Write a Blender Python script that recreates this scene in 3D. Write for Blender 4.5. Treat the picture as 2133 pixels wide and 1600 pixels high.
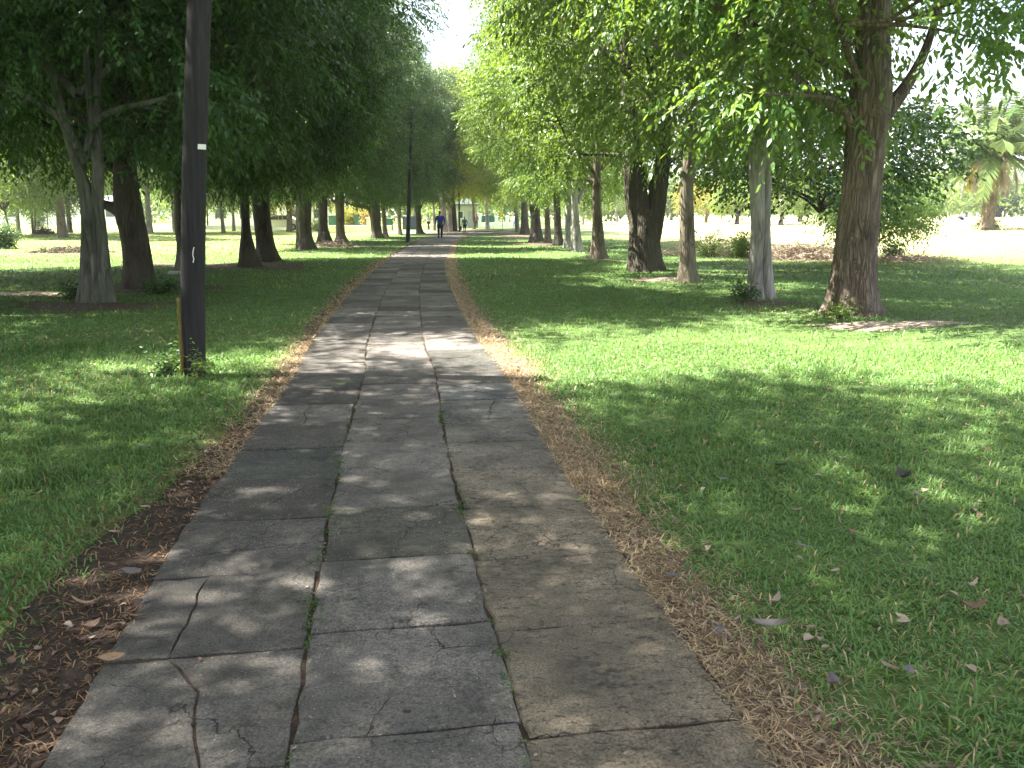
import bpy, bmesh, math, random
import numpy as np
from mathutils import Vector

# ------------------------------------------------------------------ scene, camera, light
for o in list(bpy.data.objects):
    bpy.data.objects.remove(o)
S = bpy.context.scene
COL = S.collection
FPX = 1800.0                      # focal length in pixels of the 2133 px wide photograph
PITCH = math.atan(352 / FPX)
EYE = 1.5
cam_d = bpy.data.cameras.new('camera')
cam_d.sensor_fit = 'HORIZONTAL'; cam_d.sensor_width = 36.0
cam_d.lens = 36.0 * FPX / 2133
cam_d.clip_start = 0.05; cam_d.clip_end = 4000
cam = bpy.data.objects.new('camera', cam_d); COL.objects.link(cam)
cam.location = (0, 0, EYE); cam.rotation_euler = (math.pi / 2 - PITCH, 0, 0)
S.camera = cam

SUN_AZ = math.radians(84)         # left of straight ahead
SUN_EL = math.radians(56)
W = bpy.data.worlds.new('World'); S.world = W; W.use_nodes = True
wn = W.node_tree.nodes; wl = W.node_tree.links
bg = wn['Background']
sky = wn.new('ShaderNodeTexSky'); sky.sky_type = 'NISHITA'; sky.sun_disc = False
sky.sun_elevation = SUN_EL; sky.sun_rotation = -SUN_AZ
sky.air_density = 1.0; sky.dust_density = 2.0; sky.ozone_density = 1.0
# bright broken cloud over the blue, laid on the sky's own directions
tcw = wn.new('ShaderNodeTexCoord'); mpw = wn.new('ShaderNodeMapping'); mpw.inputs['Scale'].default_value = (1, 1, 2.2)
nzw = wn.new('ShaderNodeTexNoise'); nzw.inputs['Scale'].default_value = 2.6; nzw.inputs['Detail'].default_value = 7; nzw.inputs['Roughness'].default_value = 0.6
rpw = wn.new('ShaderNodeValToRGB'); rpw.color_ramp.elements[0].position = 0.38; rpw.color_ramp.elements[1].position = 0.62
mxw = wn.new('ShaderNodeMix'); mxw.data_type = 'RGBA'; mxw.inputs[7].default_value = (5.0, 5.0, 5.1, 1)
wl.new(tcw.outputs['Generated'], mpw.inputs[0]); wl.new(mpw.outputs[0], nzw.inputs['Vector']); wl.new(nzw.outputs['Fac'], rpw.inputs[0])
wl.new(rpw.outputs[0], mxw.inputs[0]); wl.new(sky.outputs[0], mxw.inputs[6]); wl.new(mxw.outputs[2], bg.inputs[0])
bg.inputs[1].default_value = 0.066
sd = bpy.data.lights.new('sun', 'SUN'); sd.energy = 5.0; sd.angle = math.radians(0.5); sd.color = (1.0, 0.95, 0.86)
so = bpy.data.objects.new('sun', sd); COL.objects.link(so)
sv = Vector((-math.sin(SUN_AZ) * math.cos(SUN_EL), math.cos(SUN_AZ) * math.cos(SUN_EL), math.sin(SUN_EL)))
so.rotation_euler = sv.to_track_quat('Z', 'Y').to_euler(); so.location = (-20, 10, 40)
S.view_settings.view_transform = 'Standard'; S.view_settings.look = 'None'
S.view_settings.exposure = 2.9; S.view_settings.gamma = 1.0
S.view_settings.use_curve_mapping = False
S.render.engine = 'CYCLES'
S.cycles.max_bounces = 5; S.cycles.diffuse_bounces = 2; S.cycles.glossy_bounces = 2
S.cycles.transmission_bounces = 2; S.cycles.transparent_max_bounces = 4
S.cycles.use_denoising = True

# ------------------------------------------------------------------ helpers
rng = np.random.default_rng(7)
R_ = random.Random(11)

def sst(a):
    a = np.clip(a, 0, 1); return a * a * (3 - 2 * a)

def H(x, y):
    """height of the park ground"""
    x = np.asarray(x, float); y = np.asarray(y, float)
    h = 0.80 * sst((x - 8) / 20) * sst((y - 20) / 26)
    h = h + 0.35 * sst((x - 4) / 30) * sst((y - 60) / 70)
    h = h + 0.20 * sst((-x - 14) / 20) * sst((y - 30) / 30)
    off = sst((np.abs(x + 0.1 * y) - 1.5) / 2.5)
    h = h + off * 0.03 * (np.sin(x * 0.9 + 1.3) * np.sin(y * 0.7 + 0.4) + 0.6 * np.sin(x * 1.7 + y * 0.31))
    return h

def ray(px, py):
    u = (px - 1066.5) / FPX; v = (800 - py) / FPX
    return u, math.cos(PITCH) + v * math.sin(PITCH), -math.sin(PITCH) + v * math.cos(PITCH)

def at(px, py):
    """ground point seen at a photo pixel"""
    u, fy, fz = ray(px, py)
    z = 0.0; t = 10
    for _ in range(40):
        if fz >= -1e-5: t = 150 / fy; break
        t2 = (EYE - z) / -fz
        t = 0.5 * t + 0.5 * min(t2, 260 / fy)
        z = float(H(u * t, fy * t))
    return Vector((u * t, fy * t, float(H(u * t, fy * t))))

def at_d(px, dist):
    """ground point in photo column px at a ground distance"""
    u = (px - 1066.5) / FPX
    k = math.cos(PITCH) + math.tan(PITCH) * math.sin(PITCH)   # on the horizon row
    x = u * dist / k
    return Vector((x, dist, float(H(x, dist))))

def mpp(y):           # metres per photo pixel at ground distance y
    return y / FPX

def zat(py, y):       # height of a photo row at ground distance y
    _, fy, fz = ray(1066, py)
    return EYE + y * fz / fy

def link(o, parent=None):
    COL.objects.link(o)
    if parent is not None: o.parent = parent
    return o

def tag(o, label=None, cat=None, group=None, kind=None):
    if label: o['label'] = label
    if cat: o['category'] = cat
    if group: o['group'] = group
    if kind: o['kind'] = kind
    return o

def empty(name, loc, label, cat, group=None, rz=0.0):
    o = bpy.data.objects.new(name, None); o.empty_display_size = 0.3
    o.location = loc; o.rotation_euler = (0, 0, rz)
    link(o); tag(o, label, cat, group); return o

def np_mesh(name, V, polys, mat=None, smooth=False, face_attr=None, point_col=None):
    """polys: list of int arrays (n,k), one per polygon size"""
    V = np.asarray(V, np.float32).reshape(-1, 3)
    polys = [np.asarray(p, np.int32) for p in polys if len(p)]
    me = bpy.data.meshes.new(name)
    me.vertices.add(len(V)); me.vertices.foreach_set('co', V.ravel())
    loops = np.concatenate([p.ravel() for p in polys])
    tot = np.concatenate([np.full(len(p), p.shape[1], np.int32) for p in polys])
    start = np.concatenate([[0], np.cumsum(tot)[:-1]]).astype(np.int32)
    me.loops.add(len(loops)); me.loops.foreach_set('vertex_index', loops)
    me.polygons.add(len(tot)); me.polygons.foreach_set('loop_start', start)
    me.polygons.foreach_set('loop_total', tot)
    me.polygons.foreach_set('use_smooth', np.full(len(tot), smooth, bool))
    if face_attr is not None:
        for k, a in face_attr.items():
            a = np.asarray(a, np.float32)
            if a.ndim == 1:
                at_ = me.attributes.new(k, 'FLOAT', 'FACE'); at_.data.foreach_set('value', a)
            else:
                at_ = me.attributes.new(k, 'FLOAT_COLOR', 'FACE')
                at_.data.foreach_set('color', np.concatenate([a, np.ones((len(a), 1), np.float32)], 1).ravel())
    me.update(calc_edges=True); me.validate()
    if mat: me.materials.append(mat)
    return me

def mobj(name, me, parent=None):
    return link(bpy.data.objects.new(name, me), parent)

class MB:
    """collects simple solids and links them as one mesh object"""
    def __init__(s): s.V = []; s.P = {}; s.n = 0
    def add(s, V, polys):
        for p in polys:
            s.P.setdefault(len(p), []).append([i + s.n for i in p])
        s.V.extend([tuple(v) for v in V]); s.n += len(V); return s
    def box(s, c, d, bev=0.0, rz=0.0):
        cx, cy, cz = c; a, b, h = d[0] / 2, d[1] / 2, d[2] / 2
        ca, sa = math.cos(rz), math.sin(rz)
        def T(x, y, z): return (cx + x * ca - y * sa, cy + x * sa + y * ca, cz + z)
        if bev <= 0:
            V = [T(x, y, z) for z in (-h, h) for x, y in ((-a, -b), (a, -b), (a, b), (-a, b))]
            return s.add(V, [(3, 2, 1, 0), (4, 5, 6, 7), (0, 1, 5, 4), (1, 2, 6, 5), (2, 3, 7, 6), (3, 0, 4, 7)])
        rings = [(-h, bev), (-h + bev, 0), (h - bev, 0), (h, bev)]
        V = []
        for z, i in rings:
            aa, bb = a - i, b - i
            V += [T(x, y, z) for x, y in ((-aa, -bb), (aa, -bb), (aa, bb), (-aa, bb))]
        P = [(3, 2, 1, 0), (12, 13, 14, 15)]
        for r in range(3):
            for k in range(4):
                P.append((r * 4 + k, r * 4 + (k + 1) % 4, r * 4 + 4 + (k + 1) % 4, r * 4 + 4 + k))
        return s.add(V, P)
    def tube(s, pts, rad, n=8, cap=True):
        V, Q = tube_np(np.array(pts, float), np.array(rad, float), n)
        P = [tuple(q) for q in Q]
        if cap:
            P.append(tuple(range(n - 1, -1, -1))); m = len(V) - n; P.append(tuple(range(m, m + n)))
        return s.add([tuple(v) for v in V], P)
    def mesh(s, name, mat, smooth=False):
        return np_mesh(name, s.V, [np.array(p) for k, p in sorted(s.P.items())], mat, smooth)
    def build(s, name, mat, parent=None, smooth=False):
        return mobj(name, s.mesh(name, mat, smooth), parent)

def tube_np(P, R, n):
    m = len(P)
    T = np.gradient(P, axis=0); T /= np.linalg.norm(T, axis=1)[:, None] + 1e-9
    ref = np.where(np.abs(T[:, 2:3]) > 0.9, np.array([[1.0, 0, 0]]), np.array([[0, 0, 1.0]]))
    if np.abs(T[:, 2]).max() > 0.9 and np.abs(T[:, 2]).min() < 0.9:
        ref = np.tile(np.array([[0.31, 0.95, 0.05]]), (m, 1))
    A = np.cross(ref, T); A /= np.linalg.norm(A, axis=1)[:, None] + 1e-9
    B = np.cross(T, A)
    th = np.arange(n) / n * 2 * np.pi
    V = P[:, None] + R[:, None, None] * (np.cos(th)[None, :, None] * A[:, None] + np.sin(th)[None, :, None] * B[:, None])
    i = np.arange(m - 1)[:, None] * n; k = np.arange(n)[None]
    Q = np.stack([i + k, i + (k + 1) % n, i + n + (k + 1) % n, i + n + k], -1).reshape(-1, 4)
    return V.reshape(-1, 3), Q

def catmull(P, m):
    P = np.asarray(P, float); n = len(P)
    if n == 2:
        t = np.linspace(0, 1, m)[:, None]; return P[0] * (1 - t) + P[1] * t
    E = np.vstack([2 * P[0] - P[1], P, 2 * P[-1] - P[-2]])
    u = np.linspace(0, n - 1 - 1e-6, m); i = u.astype(int); t = (u - i)[:, None]
    p0, p1, p2, p3 = E[i], E[i + 1], E[i + 2], E[i + 3]
    return 0.5 * (2 * p1 + (p2 - p0) * t + (2 * p0 - 5 * p1 + 4 * p2 - p3) * t ** 2 + (3 * p1 - p0 - 3 * p2 + p3) * t ** 3)

def nse(x, y, seed=0, f=1.0):
    r = np.random.default_rng(seed); s = 0; a = 0
    for k in range(5):
        an = r.uniform(0, 6.28); fr = f * (0.6 + 0.55 * k) ; ph = r.uniform(0, 6.28, 2)
        s = s + np.sin((x * math.cos(an) + y * math.sin(an)) * fr + ph[0] + 1.3 * np.sin((y * math.cos(an) - x * math.sin(an)) * fr * 0.6 + ph[1])) / (1 + 0.4 * k)
        a += 1 / (1 + 0.4 * k)
    return s / a

# ------------------------------------------------------------------ materials
class NT:
    def __init__(s, name):
        s.m = bpy.data.materials.new(name); s.m.use_nodes = True
        s.t = s.m.node_tree; s.n = s.t.nodes; s.l = s.t.links
        s.b = s.n['Principled BSDF']; s.out = s.n['Material Output']
        s.b.inputs['Specular IOR Level'].default_value = 0.3
    def node(s, typ, **kw):
        n = s.n.new(typ)
        for k, v in kw.items():
            if k in n.inputs.keys():
                n.inputs[k].default_value = v
            else: setattr(n, k, v)
        return n
    def link(s, a, b): s.l.new(a, b)
    def coord(s, scale=(1, 1, 1), kind='Object'):
        tc = s.node('ShaderNodeTexCoord'); mp = s.node('ShaderNodeMapping')
        mp.inputs['Scale'].default_value = scale
        s.link(tc.outputs[kind], mp.inputs[0]); return mp.outputs[0]
    def noise(s, vec, scale, detail=4, rough=0.6, dist=0.0):
        n = s.node('ShaderNodeTexNoise'); n.inputs['Scale'].default_value = scale
        n.inputs['Detail'].default_value = detail; n.inputs['Roughness'].default_value = rough
        n.inputs['Distortion'].default_value = dist
        s.link(vec, n.inputs['Vector']); return n.outputs['Fac']
    def ramp(s, fac, stops):
        r = s.node('ShaderNodeValToRGB'); e = r.color_ramp.elements
        while len(e) < len(stops): e.new(0.5)
        for q, (p, c) in zip(e, stops):
            q.position = p; q.color = (*c, 1) if len(c) == 3 else c
        s.link(fac, r.inputs[0]); return r.outputs[0]
    def mix(s, fac, a, b, mode='MIX'):
        n = s.node('ShaderNodeMix'); n.data_type = 'RGBA'; n.blend_type = mode
        for v, i in ((fac, 0), (a, 6), (b, 7)):
            if isinstance(v, (int, float)): n.inputs[i].default_value = v
            elif isinstance(v, tuple): n.inputs[i].default_value = (*v, 1)
            else: s.link(v, n.inputs[i])
        return n.outputs[2]
    def math(s, op, a, b=None):
        n = s.node('ShaderNodeMath'); n.operation = op
        for v, i in ((a, 0), (b, 1)):
            if v is None: continue
            if isinstance(v, (int, float)): n.inputs[i].default_value = v
            else: s.link(v, n.inputs[i])
        return n.outputs[0]
    def attr(s, name, out='Fac'):
        a = s.node('ShaderNodeAttribute'); a.attribute_name = name; return a.outputs[out]
    def bump(s, h, dist, strength=1.0):
        b = s.node('ShaderNodeBump'); b.inputs['Distance'].default_value = dist
        b.inputs['Strength'].default_value = strength
        s.link(h, b.inputs['Height']); s.link(b.outputs[0], s.b.inputs['Normal'])
    def col(s, c, rough=0.8):
        if isinstance(c, tuple): s.b.inputs['Base Color'].default_value = (*c, 1)
        else: s.link(c, s.b.inputs['Base Color'])
        s.b.inputs['Roughness'].default_value = rough
        return s.m

def leaf_mat(name, dark, mid, light, trans, tf=0.45, rough=0.42):
    m = NT(name)
    c = m.ramp(m.attr('tint'), [(0.0, dark), (0.55, mid), (1.0, light)])
    oi = m.node('ShaderNodeObjectInfo')
    hs = m.node('ShaderNodeHueSaturation'); m.link(c, hs.inputs['Color'])
    m.link(m.math('MULTIPLY_ADD', oi.outputs['Random'], 0.035), hs.inputs['Hue'])
    hs.inputs['Hue'].default_value = 0.5
    mm = m.node('ShaderNodeMath'); mm.operation = 'MULTIPLY_ADD'; mm.inputs[1].default_value = 0.04; mm.inputs[2].default_value = 0.48
    m.link(oi.outputs['Random'], mm.inputs[0]); m.link(mm.outputs[0], hs.inputs['Hue'])
    m.link(hs.outputs[0], m.b.inputs['Base Color'])
    m.b.inputs['Roughness'].default_value = rough; m.b.inputs['Specular IOR Level'].default_value = 0.45
    t = m.node('ShaderNodeBsdfTranslucent')
    m.link(m.mix(0.35, trans, hs.outputs[0]), t.inputs['Color'])
    mx = m.node('ShaderNodeMixShader'); mx.inputs[0].default_value = tf
    m.link(m.b.outputs[0], mx.inputs[1]); m.link(t.outputs[0], mx.inputs[2])
    m.link(mx.outputs[0], m.out.inputs[0])
    return m.m

M = {}
M['leaf'] = leaf_mat('leaf', (0.019, 0.048, 0.013), (0.043, 0.096, 0.024), (0.10, 0.17, 0.042), (0.18, 0.32, 0.03), 0.24, 0.38)  # base leaf colour, darkened to put in the left row's shade
# right row: yellower leaf copy with the sun's brightness put into its colour
M['leaf_sunlit'] = leaf_mat('leaf_sunlit', (0.035, 0.085, 0.022), (0.088, 0.165, 0.036), (0.20, 0.29, 0.07), (0.32, 0.46, 0.04), 0.40, 0.38)
M['leaf_lime'] = leaf_mat('leaf_lime', (0.10, 0.15, 0.03), (0.18, 0.24, 0.05), (0.32, 0.36, 0.09), (0.42, 0.50, 0.07), 0.48, 0.45)
M['leaf_pale'] = leaf_mat('leaf_pale', (0.06, 0.12, 0.03), (0.10, 0.18, 0.04), (0.20, 0.26, 0.06), (0.30, 0.40, 0.06), 0.5)
M['leaf_yellow'] = leaf_mat('leaf_yellow', (0.16, 0.17, 0.03), (0.26, 0.25, 0.04), (0.42, 0.34, 0.06), (0.5, 0.45, 0.06), 0.5)
M['leaf_orange'] = leaf_mat('leaf_orange', (0.12, 0.12, 0.02), (0.30, 0.20, 0.03), (0.6, 0.36, 0.05), (0.4, 0.3, 0.05), 0.4)
M['frond'] = leaf_mat('frond', (0.08, 0.14, 0.05), (0.15, 0.23, 0.085), (0.28, 0.34, 0.14), (0.3, 0.38, 0.12), 0.35)
M['frond_dead'] = leaf_mat('frond_dead', (0.28, 0.25, 0.21), (0.43, 0.39, 0.34), (0.58, 0.53, 0.47), (0.34, 0.3, 0.24), 0.25, 0.8)
M['frond_yellow'] = leaf_mat('frond_yellow', (0.25, 0.24, 0.06), (0.40, 0.37, 0.09), (0.5, 0.45, 0.12), (0.5, 0.45, 0.1), 0.35, 0.7)

def bark_mat(name, a, b, c, scale=1.0, bd=0.03, moss=0.0):
    m = NT(name)
    v = m.coord((1, 1, 0.16))
    n1 = m.noise(v, 14 * scale, 6, 0.65, 0.6)
    v2 = m.coord((1, 1, 0.5)); n2 = m.noise(v2, 2.2, 3, 0.6)
    vo = m.node('ShaderNodeTexVoronoi'); vo.feature = 'DISTANCE_TO_EDGE'; vo.inputs['Scale'].default_value = 15 * scale
    wv = m.node('ShaderNodeVectorMath'); wv.operation = 'ADD'
    nn = m.node('ShaderNodeTexNoise'); nn.inputs['Scale'].default_value = 5; m.link(v, nn.inputs['Vector'])
    sc = m.node('ShaderNodeVectorMath'); sc.operation = 'SCALE'; sc.inputs['Scale'].default_value = 0.25
    m.link(nn.outputs['Color'], sc.inputs[0]); m.link(v, wv.inputs[0]); m.link(sc.outputs[0], wv.inputs[1])
    m.link(wv.outputs[0], vo.inputs['Vector'])
    crack = m.math('MINIMUM', m.math('MULTIPLY', vo.outputs['Distance'], 5.0), 1.0)
    base = m.ramp(n1, [(0.3, a), (0.52, b), (0.72, c)])
    base = m.mix(m.math('MULTIPLY', m.math('SUBTRACT', 1.0, crack), 0.6), base, tuple(x * 0.45 for x in a))
    base = m.mix(m.ramp(n2, [(0.35, (0, 0, 0)), (0.75, (0.7, 0.7, 0.7))]), base, tuple((x + y) / 2 * 1.25 for x, y in zip(b, c)))
    if moss > 0:
        tc = m.node('ShaderNodeTexCoord'); sx = m.node('ShaderNodeSeparateXYZ'); m.link(tc.outputs['Object'], sx.inputs[0])
        n3 = m.noise(v2, 3.3, 4)
        f = m.math('MULTIPLY', m.ramp(n3, [(0.42, (0, 0, 0)), (0.6, (1, 1, 1))]), moss)
        base = m.mix(f, base, (0.06, 0.085, 0.035))
    m.bump(m.math('ADD', m.math('MULTIPLY', n1, 0.7), m.math('MULTIPLY', crack, 0.6)), bd)
    return m.col(base, 0.9)

M['bark_brown'] = bark_mat('bark_brown', (0.045, 0.032, 0.026), (0.13, 0.095, 0.075), (0.27, 0.21, 0.17), 1.0, 0.04)
M['bark_dark'] = bark_mat('bark_dark', (0.025, 0.02, 0.016), (0.065, 0.05, 0.04), (0.13, 0.105, 0.08), 1.0, 0.03, 0.3)
M['bark_grey'] = bark_mat('bark_grey', (0.035, 0.033, 0.027), (0.10, 0.095, 0.08), (0.26, 0.25, 0.22), 0.55, 0.04, 0.4)
M['bark_pale'] = bark_mat('bark_pale', (0.14, 0.125, 0.11), (0.28, 0.26, 0.235), (0.46, 0.43, 0.40), 0.6, 0.015)
M['bark_mid'] = bark_mat('bark_mid', (0.07, 0.055, 0.04), (0.17, 0.135, 0.10), (0.30, 0.25, 0.19), 0.8, 0.02, 0.35)

def soil_mat(name, a, b, c, sc=6.0):
    m = NT(name); v = m.coord()
    n = m.noise(v, sc, 8, 0.7); n2 = m.noise(v, sc * 9, 4, 0.7)
    base = m.ramp(n, [(0.3, a), (0.5, b), (0.72, c)])
    base = m.mix(0.5, base, m.ramp(n2, [(0.35, tuple(x * 0.4 for x in a)), (0.65, c)]))
    m.bump(m.math('ADD', n, m.math('MULTIPLY', n2, 0.5)), 0.04)
    return m.col(base, 0.95)

M['soil'] = soil_mat('soil', (0.05, 0.03, 0.02), (0.10, 0.065, 0.045), (0.18, 0.13, 0.09))
M['soil_red'] = soil_mat('soil_red', (0.018, 0.012, 0.009), (0.042, 0.028, 0.02), (0.10, 0.07, 0.05))
M['soil_straw'] = soil_mat('soil_straw', (0.10, 0.065, 0.045), (0.20, 0.145, 0.10), (0.34, 0.26, 0.18), 9)
M['soil_pale'] = soil_mat('soil_pale', (0.20, 0.14, 0.10), (0.34, 0.26, 0.20), (0.46, 0.38, 0.30))
M['bed'] = soil_mat('bed', (0.03, 0.02, 0.014), (0.075, 0.05, 0.035), (0.14, 0.095, 0.065), 14)

def lawn_mat():
    m = NT('lawn'); v = m.coord()
    n1 = m.noise(v, 0.35, 4, 0.6); n2 = m.noise(v, 3.0, 5, 0.65); n3 = m.noise(v, 40, 4, 0.7)
    g = m.ramp(n2, [(0.3, (0.06, 0.115, 0.028)), (0.55, (0.10, 0.17, 0.042)), (0.75, (0.15, 0.205, 0.062))])
    g = m.mix(m.ramp(n3, [(0.35, (0, 0, 0)), (0.7, (0.6, 0.6, 0.6))]), g, (0.05, 0.06, 0.02))
    tc = m.node('ShaderNodeTexCoord'); sx = m.node('ShaderNodeSeparateXYZ'); m.link(tc.outputs['Object'], sx.inputs[0])
    # drier, paler lawn out in the open on the right, yellowish on the far left
    def ss(val, a, b):
        r = m.node('ShaderNodeMapRange'); r.interpolation_type = 'SMOOTHSTEP'
        r.inputs[1].default_value = a; r.inputs[2].default_value = b; m.link(val, r.inputs[0]); return r.outputs[0]
    dr = m.math('MULTIPLY', ss(sx.outputs[0], 5, 13), ss(sx.outputs[1], 24, 38))
    dr = m.math('MULTIPLY', dr, m.ramp(n1, [(0.25, (0.72, 0.72, 0.72)), (0.6, (1, 1, 1))]))
    dl = m.math('MULTIPLY', m.math('MULTIPLY', ss(m.math('MULTIPLY', sx.outputs[0], -1), 8, 14), ss(sx.outputs[1], 28, 40)), 0.75)
    dry = m.ramp(n2, [(0.3, (0.30, 0.27, 0.13)), (0.6, (0.42, 0.38, 0.21)), (0.8, (0.5, 0.46, 0.30))])
    yel = m.ramp(n2, [(0.3, (0.17, 0.21, 0.05)), (0.6, (0.26, 0.29, 0.08)), (0.8, (0.34, 0.34, 0.13))])
    c = m.mix(dl, g, yel); c = m.mix(dr, c, dry)
    m.bump(m.math('ADD', n2, m.math('MULTIPLY', n3, 0.6)), 0.03)
    return m.col(c, 0.95)
M['lawn'] = lawn_mat()

def blade_mat():
    m = NT('grass_blade'); c = m.attr('col', 'Color')
    m.link(c, m.b.inputs['Base Color']); m.b.inputs['Roughness'].default_value = 0.5
    t = m.node('ShaderNodeBsdfTranslucent'); m.link(m.mix(1.0, c, (1.6, 1.6, 0.9), 'MULTIPLY'), t.inputs['Color'])
    mx = m.node('ShaderNodeMixShader'); mx.inputs[0].default_value = 0.35
    m.link(m.b.outputs[0], mx.inputs[1]); m.link(t.outputs[0], mx.inputs[2]); m.link(mx.outputs[0], m.out.inputs[0])
    return m.m
M['blade'] = blade_mat()

def slab_mat():
    m = NT('concrete_slab'); c = m.attr('col', 'Color'); v = m.coord()
    n1 = m.noise(v, 3.5, 6, 0.7, 0.4); n2 = m.noise(v, 30, 6, 0.75); n3 = m.noise(v, 120, 3, 0.7); n4 = m.noise(v, 1.1, 4, 0.6)
    base = m.mix(0.85, c, m.ramp(n1, [(0.28, (0.42, 0.42, 0.42)), (0.5, (0.95, 0.95, 0.95)), (0.75, (1.5, 1.47, 1.42))]), 'MULTIPLY')
    base = m.mix(0.8, base, m.ramp(n2, [(0.3, (0.5, 0.5, 0.5)), (0.5, (1, 1, 1)), (0.72, (1.45, 1.42, 1.38))]), 'MULTIPLY')
    base = m.mix(0.7, base, m.ramp(n3, [(0.36, (0.45, 0.44, 0.43)), (0.5, (1, 1, 1)), (0.66, (1.5, 1.5, 1.5))]), 'MULTIPLY')
    # black lichen staining
    st = m.math('MULTIPLY', m.ramp(n4, [(0.45, (0, 0, 0)), (0.62, (1, 1, 1))]), m.ramp(n2, [(0.42, (0, 0, 0)), (0.56, (0.8, 0.8, 0.8))]))
    base = m.mix(m.math('MULTIPLY', st, m.attr('stain')), base, (0.03, 0.032, 0.03))
    # exposed pale aggregate
    vo = m.node('ShaderNodeTexVoronoi'); vo.inputs['Scale'].default_value = 55; m.link(v, vo.inputs['Vector'])
    sp = m.math('LESS_THAN', vo.outputs['Distance'], 0.17)
    keep = m.node('ShaderNodeSeparateColor'); m.link(vo.outputs['Color'], keep.inputs[0])
    sp = m.math('MULTIPLY', sp, m.math('GREATER_THAN', keep.outputs[0], 0.72))
    sp = m.math('MULTIPLY', sp, m.attr('speck'))
    base = m.mix(sp, base, (0.42, 0.40, 0.37))
    # pale scuffs
    n5 = m.noise(m.coord((1.0, 3.0, 1.0)), 5, 8, 0.8, 1.2)
    base = m.mix(m.math('MULTIPLY', m.ramp(n5, [(0.60, (0, 0, 0)), (0.70, (1, 1, 1))]), 0.45), base, (0.36, 0.345, 0.33))
    # hairline cracks, only in places
    vc = m.node('ShaderNodeTexVoronoi'); vc.feature = 'DISTANCE_TO_EDGE'; vc.inputs['Scale'].default_value = 2.6
    nd = m.node('ShaderNodeTexNoise'); nd.inputs['Scale'].default_value = 6; nd.inputs['Detail'].default_value = 5; m.link(v, nd.inputs['Vector'])
    sc = m.node('ShaderNodeVectorMath'); sc.operation = 'SCALE'; sc.inputs['Scale'].default_value = 0.22; m.link(nd.outputs['Color'], sc.inputs[0])
    ad = m.node('ShaderNodeVectorMath'); ad.operation = 'ADD'; m.link(v, ad.inputs[0]); m.link(sc.outputs[0], ad.inputs[1]); m.link(ad.outputs[0], vc.inputs['Vector'])
    n6 = m.noise(v, 1.7, 3, 0.5)
    hair = m.math('MULTIPLY', m.math('LESS_THAN', vc.outputs['Distance'], 0.006), m.ramp(n6, [(0.48, (0, 0, 0)), (0.56, (1, 1, 1))]))
    base = m.mix(m.math('MULTIPLY', hair, 0.85), base, (0.02, 0.018, 0.016))
    n8 = m.noise(v, 0.9, 6, 0.7, 0.5)
    base = m.mix(m.math('MULTIPLY', m.ramp(n8, [(0.46, (0, 0, 0)), (0.64, (1, 1, 1))]), 0.45), base, (0.055, 0.053, 0.045))
    # small dark scabs and lichen
    n7 = m.noise(m.coord((1, 2.2, 1)), 22, 5, 0.65, 0.8)
    base = m.mix(m.math('MULTIPLY', m.ramp(n7, [(0.56, (0, 0, 0)), (0.63, (1, 1, 1))]), m.math('MULTIPLY', m.attr('stain'), 0.7)), base, (0.035, 0.034, 0.028))
    m.bump(m.math('SUBTRACT', m.math('ADD', m.math('MULTIPLY', n2, 0.8), m.math('ADD', m.math('MULTIPLY', n3, 0.5), m.math('MULTIPLY', n1, 0.7))), m.math('MULTIPLY', hair, 0.6)), 0.02)
    return m.col(base, 0.88)
M['slab'] = slab_mat()

def plain(name, c, rough=0.7, var=0.15, sc=8, spec=0.3, metal=0.0):
    m = NT(name); v = m.coord(); n = m.noise(v, sc, 4, 0.6)
    base = m.ramp(n, [(0.3, tuple(x * (1 - var) for x in c)), (0.7, tuple(min(1, x * (1 + var)) for x in c))])
    m.b.inputs['Specular IOR Level'].default_value = spec; m.b.inputs['Metallic'].default_value = metal
    return m.col(base, rough)

def pole_mat():
    m = NT('pole_wood'); v = m.coord((1, 1, 0.05)); n = m.noise(v, 30, 5, 0.7); n2 = m.noise(m.coord((1, 1, 0.3)), 3, 4)
    c = m.ramp(n, [(0.3, (0.010, 0.009, 0.011)), (0.55, (0.024, 0.022, 0.024)), (0.75, (0.055, 0.05, 0.05))])
    c = m.mix(m.ramp(n2, [(0.4, (0, 0, 0)), (0.65, (0.5, 0.5, 0.5))]), c, (0.03, 0.026, 0.027))
    m.bump(n, 0.01); return m.col(c, 0.75)
M['pole'] = pole_mat()
M['pole_black'] = plain('pole_black', (0.03, 0.03, 0.033), 0.7)
M['white_tag'] = plain('white_tag', (0.75, 0.75, 0.68), 0.5)
M['yellow_guard'] = plain('yellow_guard', (0.14, 0.11, 0.02), 0.6, 0.35, 12)
M['steel'] = plain('steel', (0.35, 0.36, 0.37), 0.4, 0.1, 10, 0.5, 0.6)
M['lens'] = plain('lens', (0.8, 0.82, 0.85), 0.25)
M['white_paint'] = plain('white_paint', (0.78, 0.78, 0.76), 0.7, 0.08)
M['cream'] = plain('cream', (0.42, 0.41, 0.35), 0.8, 0.1, 3)
M['roof'] = plain('roof', (0.30, 0.31, 0.33), 0.6, 0.1)
M['roof_dark'] = plain('roof_dark', (0.05, 0.07, 0.065), 0.8, 0.3)
M['green_panel'] = plain('green_panel', (0.04, 0.13, 0.10), 0.6, 0.15)
M['hedge_wall'] = plain('hedge_wall', (0.05, 0.14, 0.10), 0.7)
M['glass'] = plain('glass', (0.04, 0.05, 0.06), 0.12, 0.1, 8, 0.6)
M['car_white'] = plain('car_white', (0.8, 0.8, 0.8), 0.3, 0.03, 4, 0.5)
M['tyre'] = plain('tyre', (0.02, 0.02, 0.02), 0.9)
M['yellow_sign'] = plain('yellow_sign', (0.75, 0.62, 0.05), 0.5)
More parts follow.
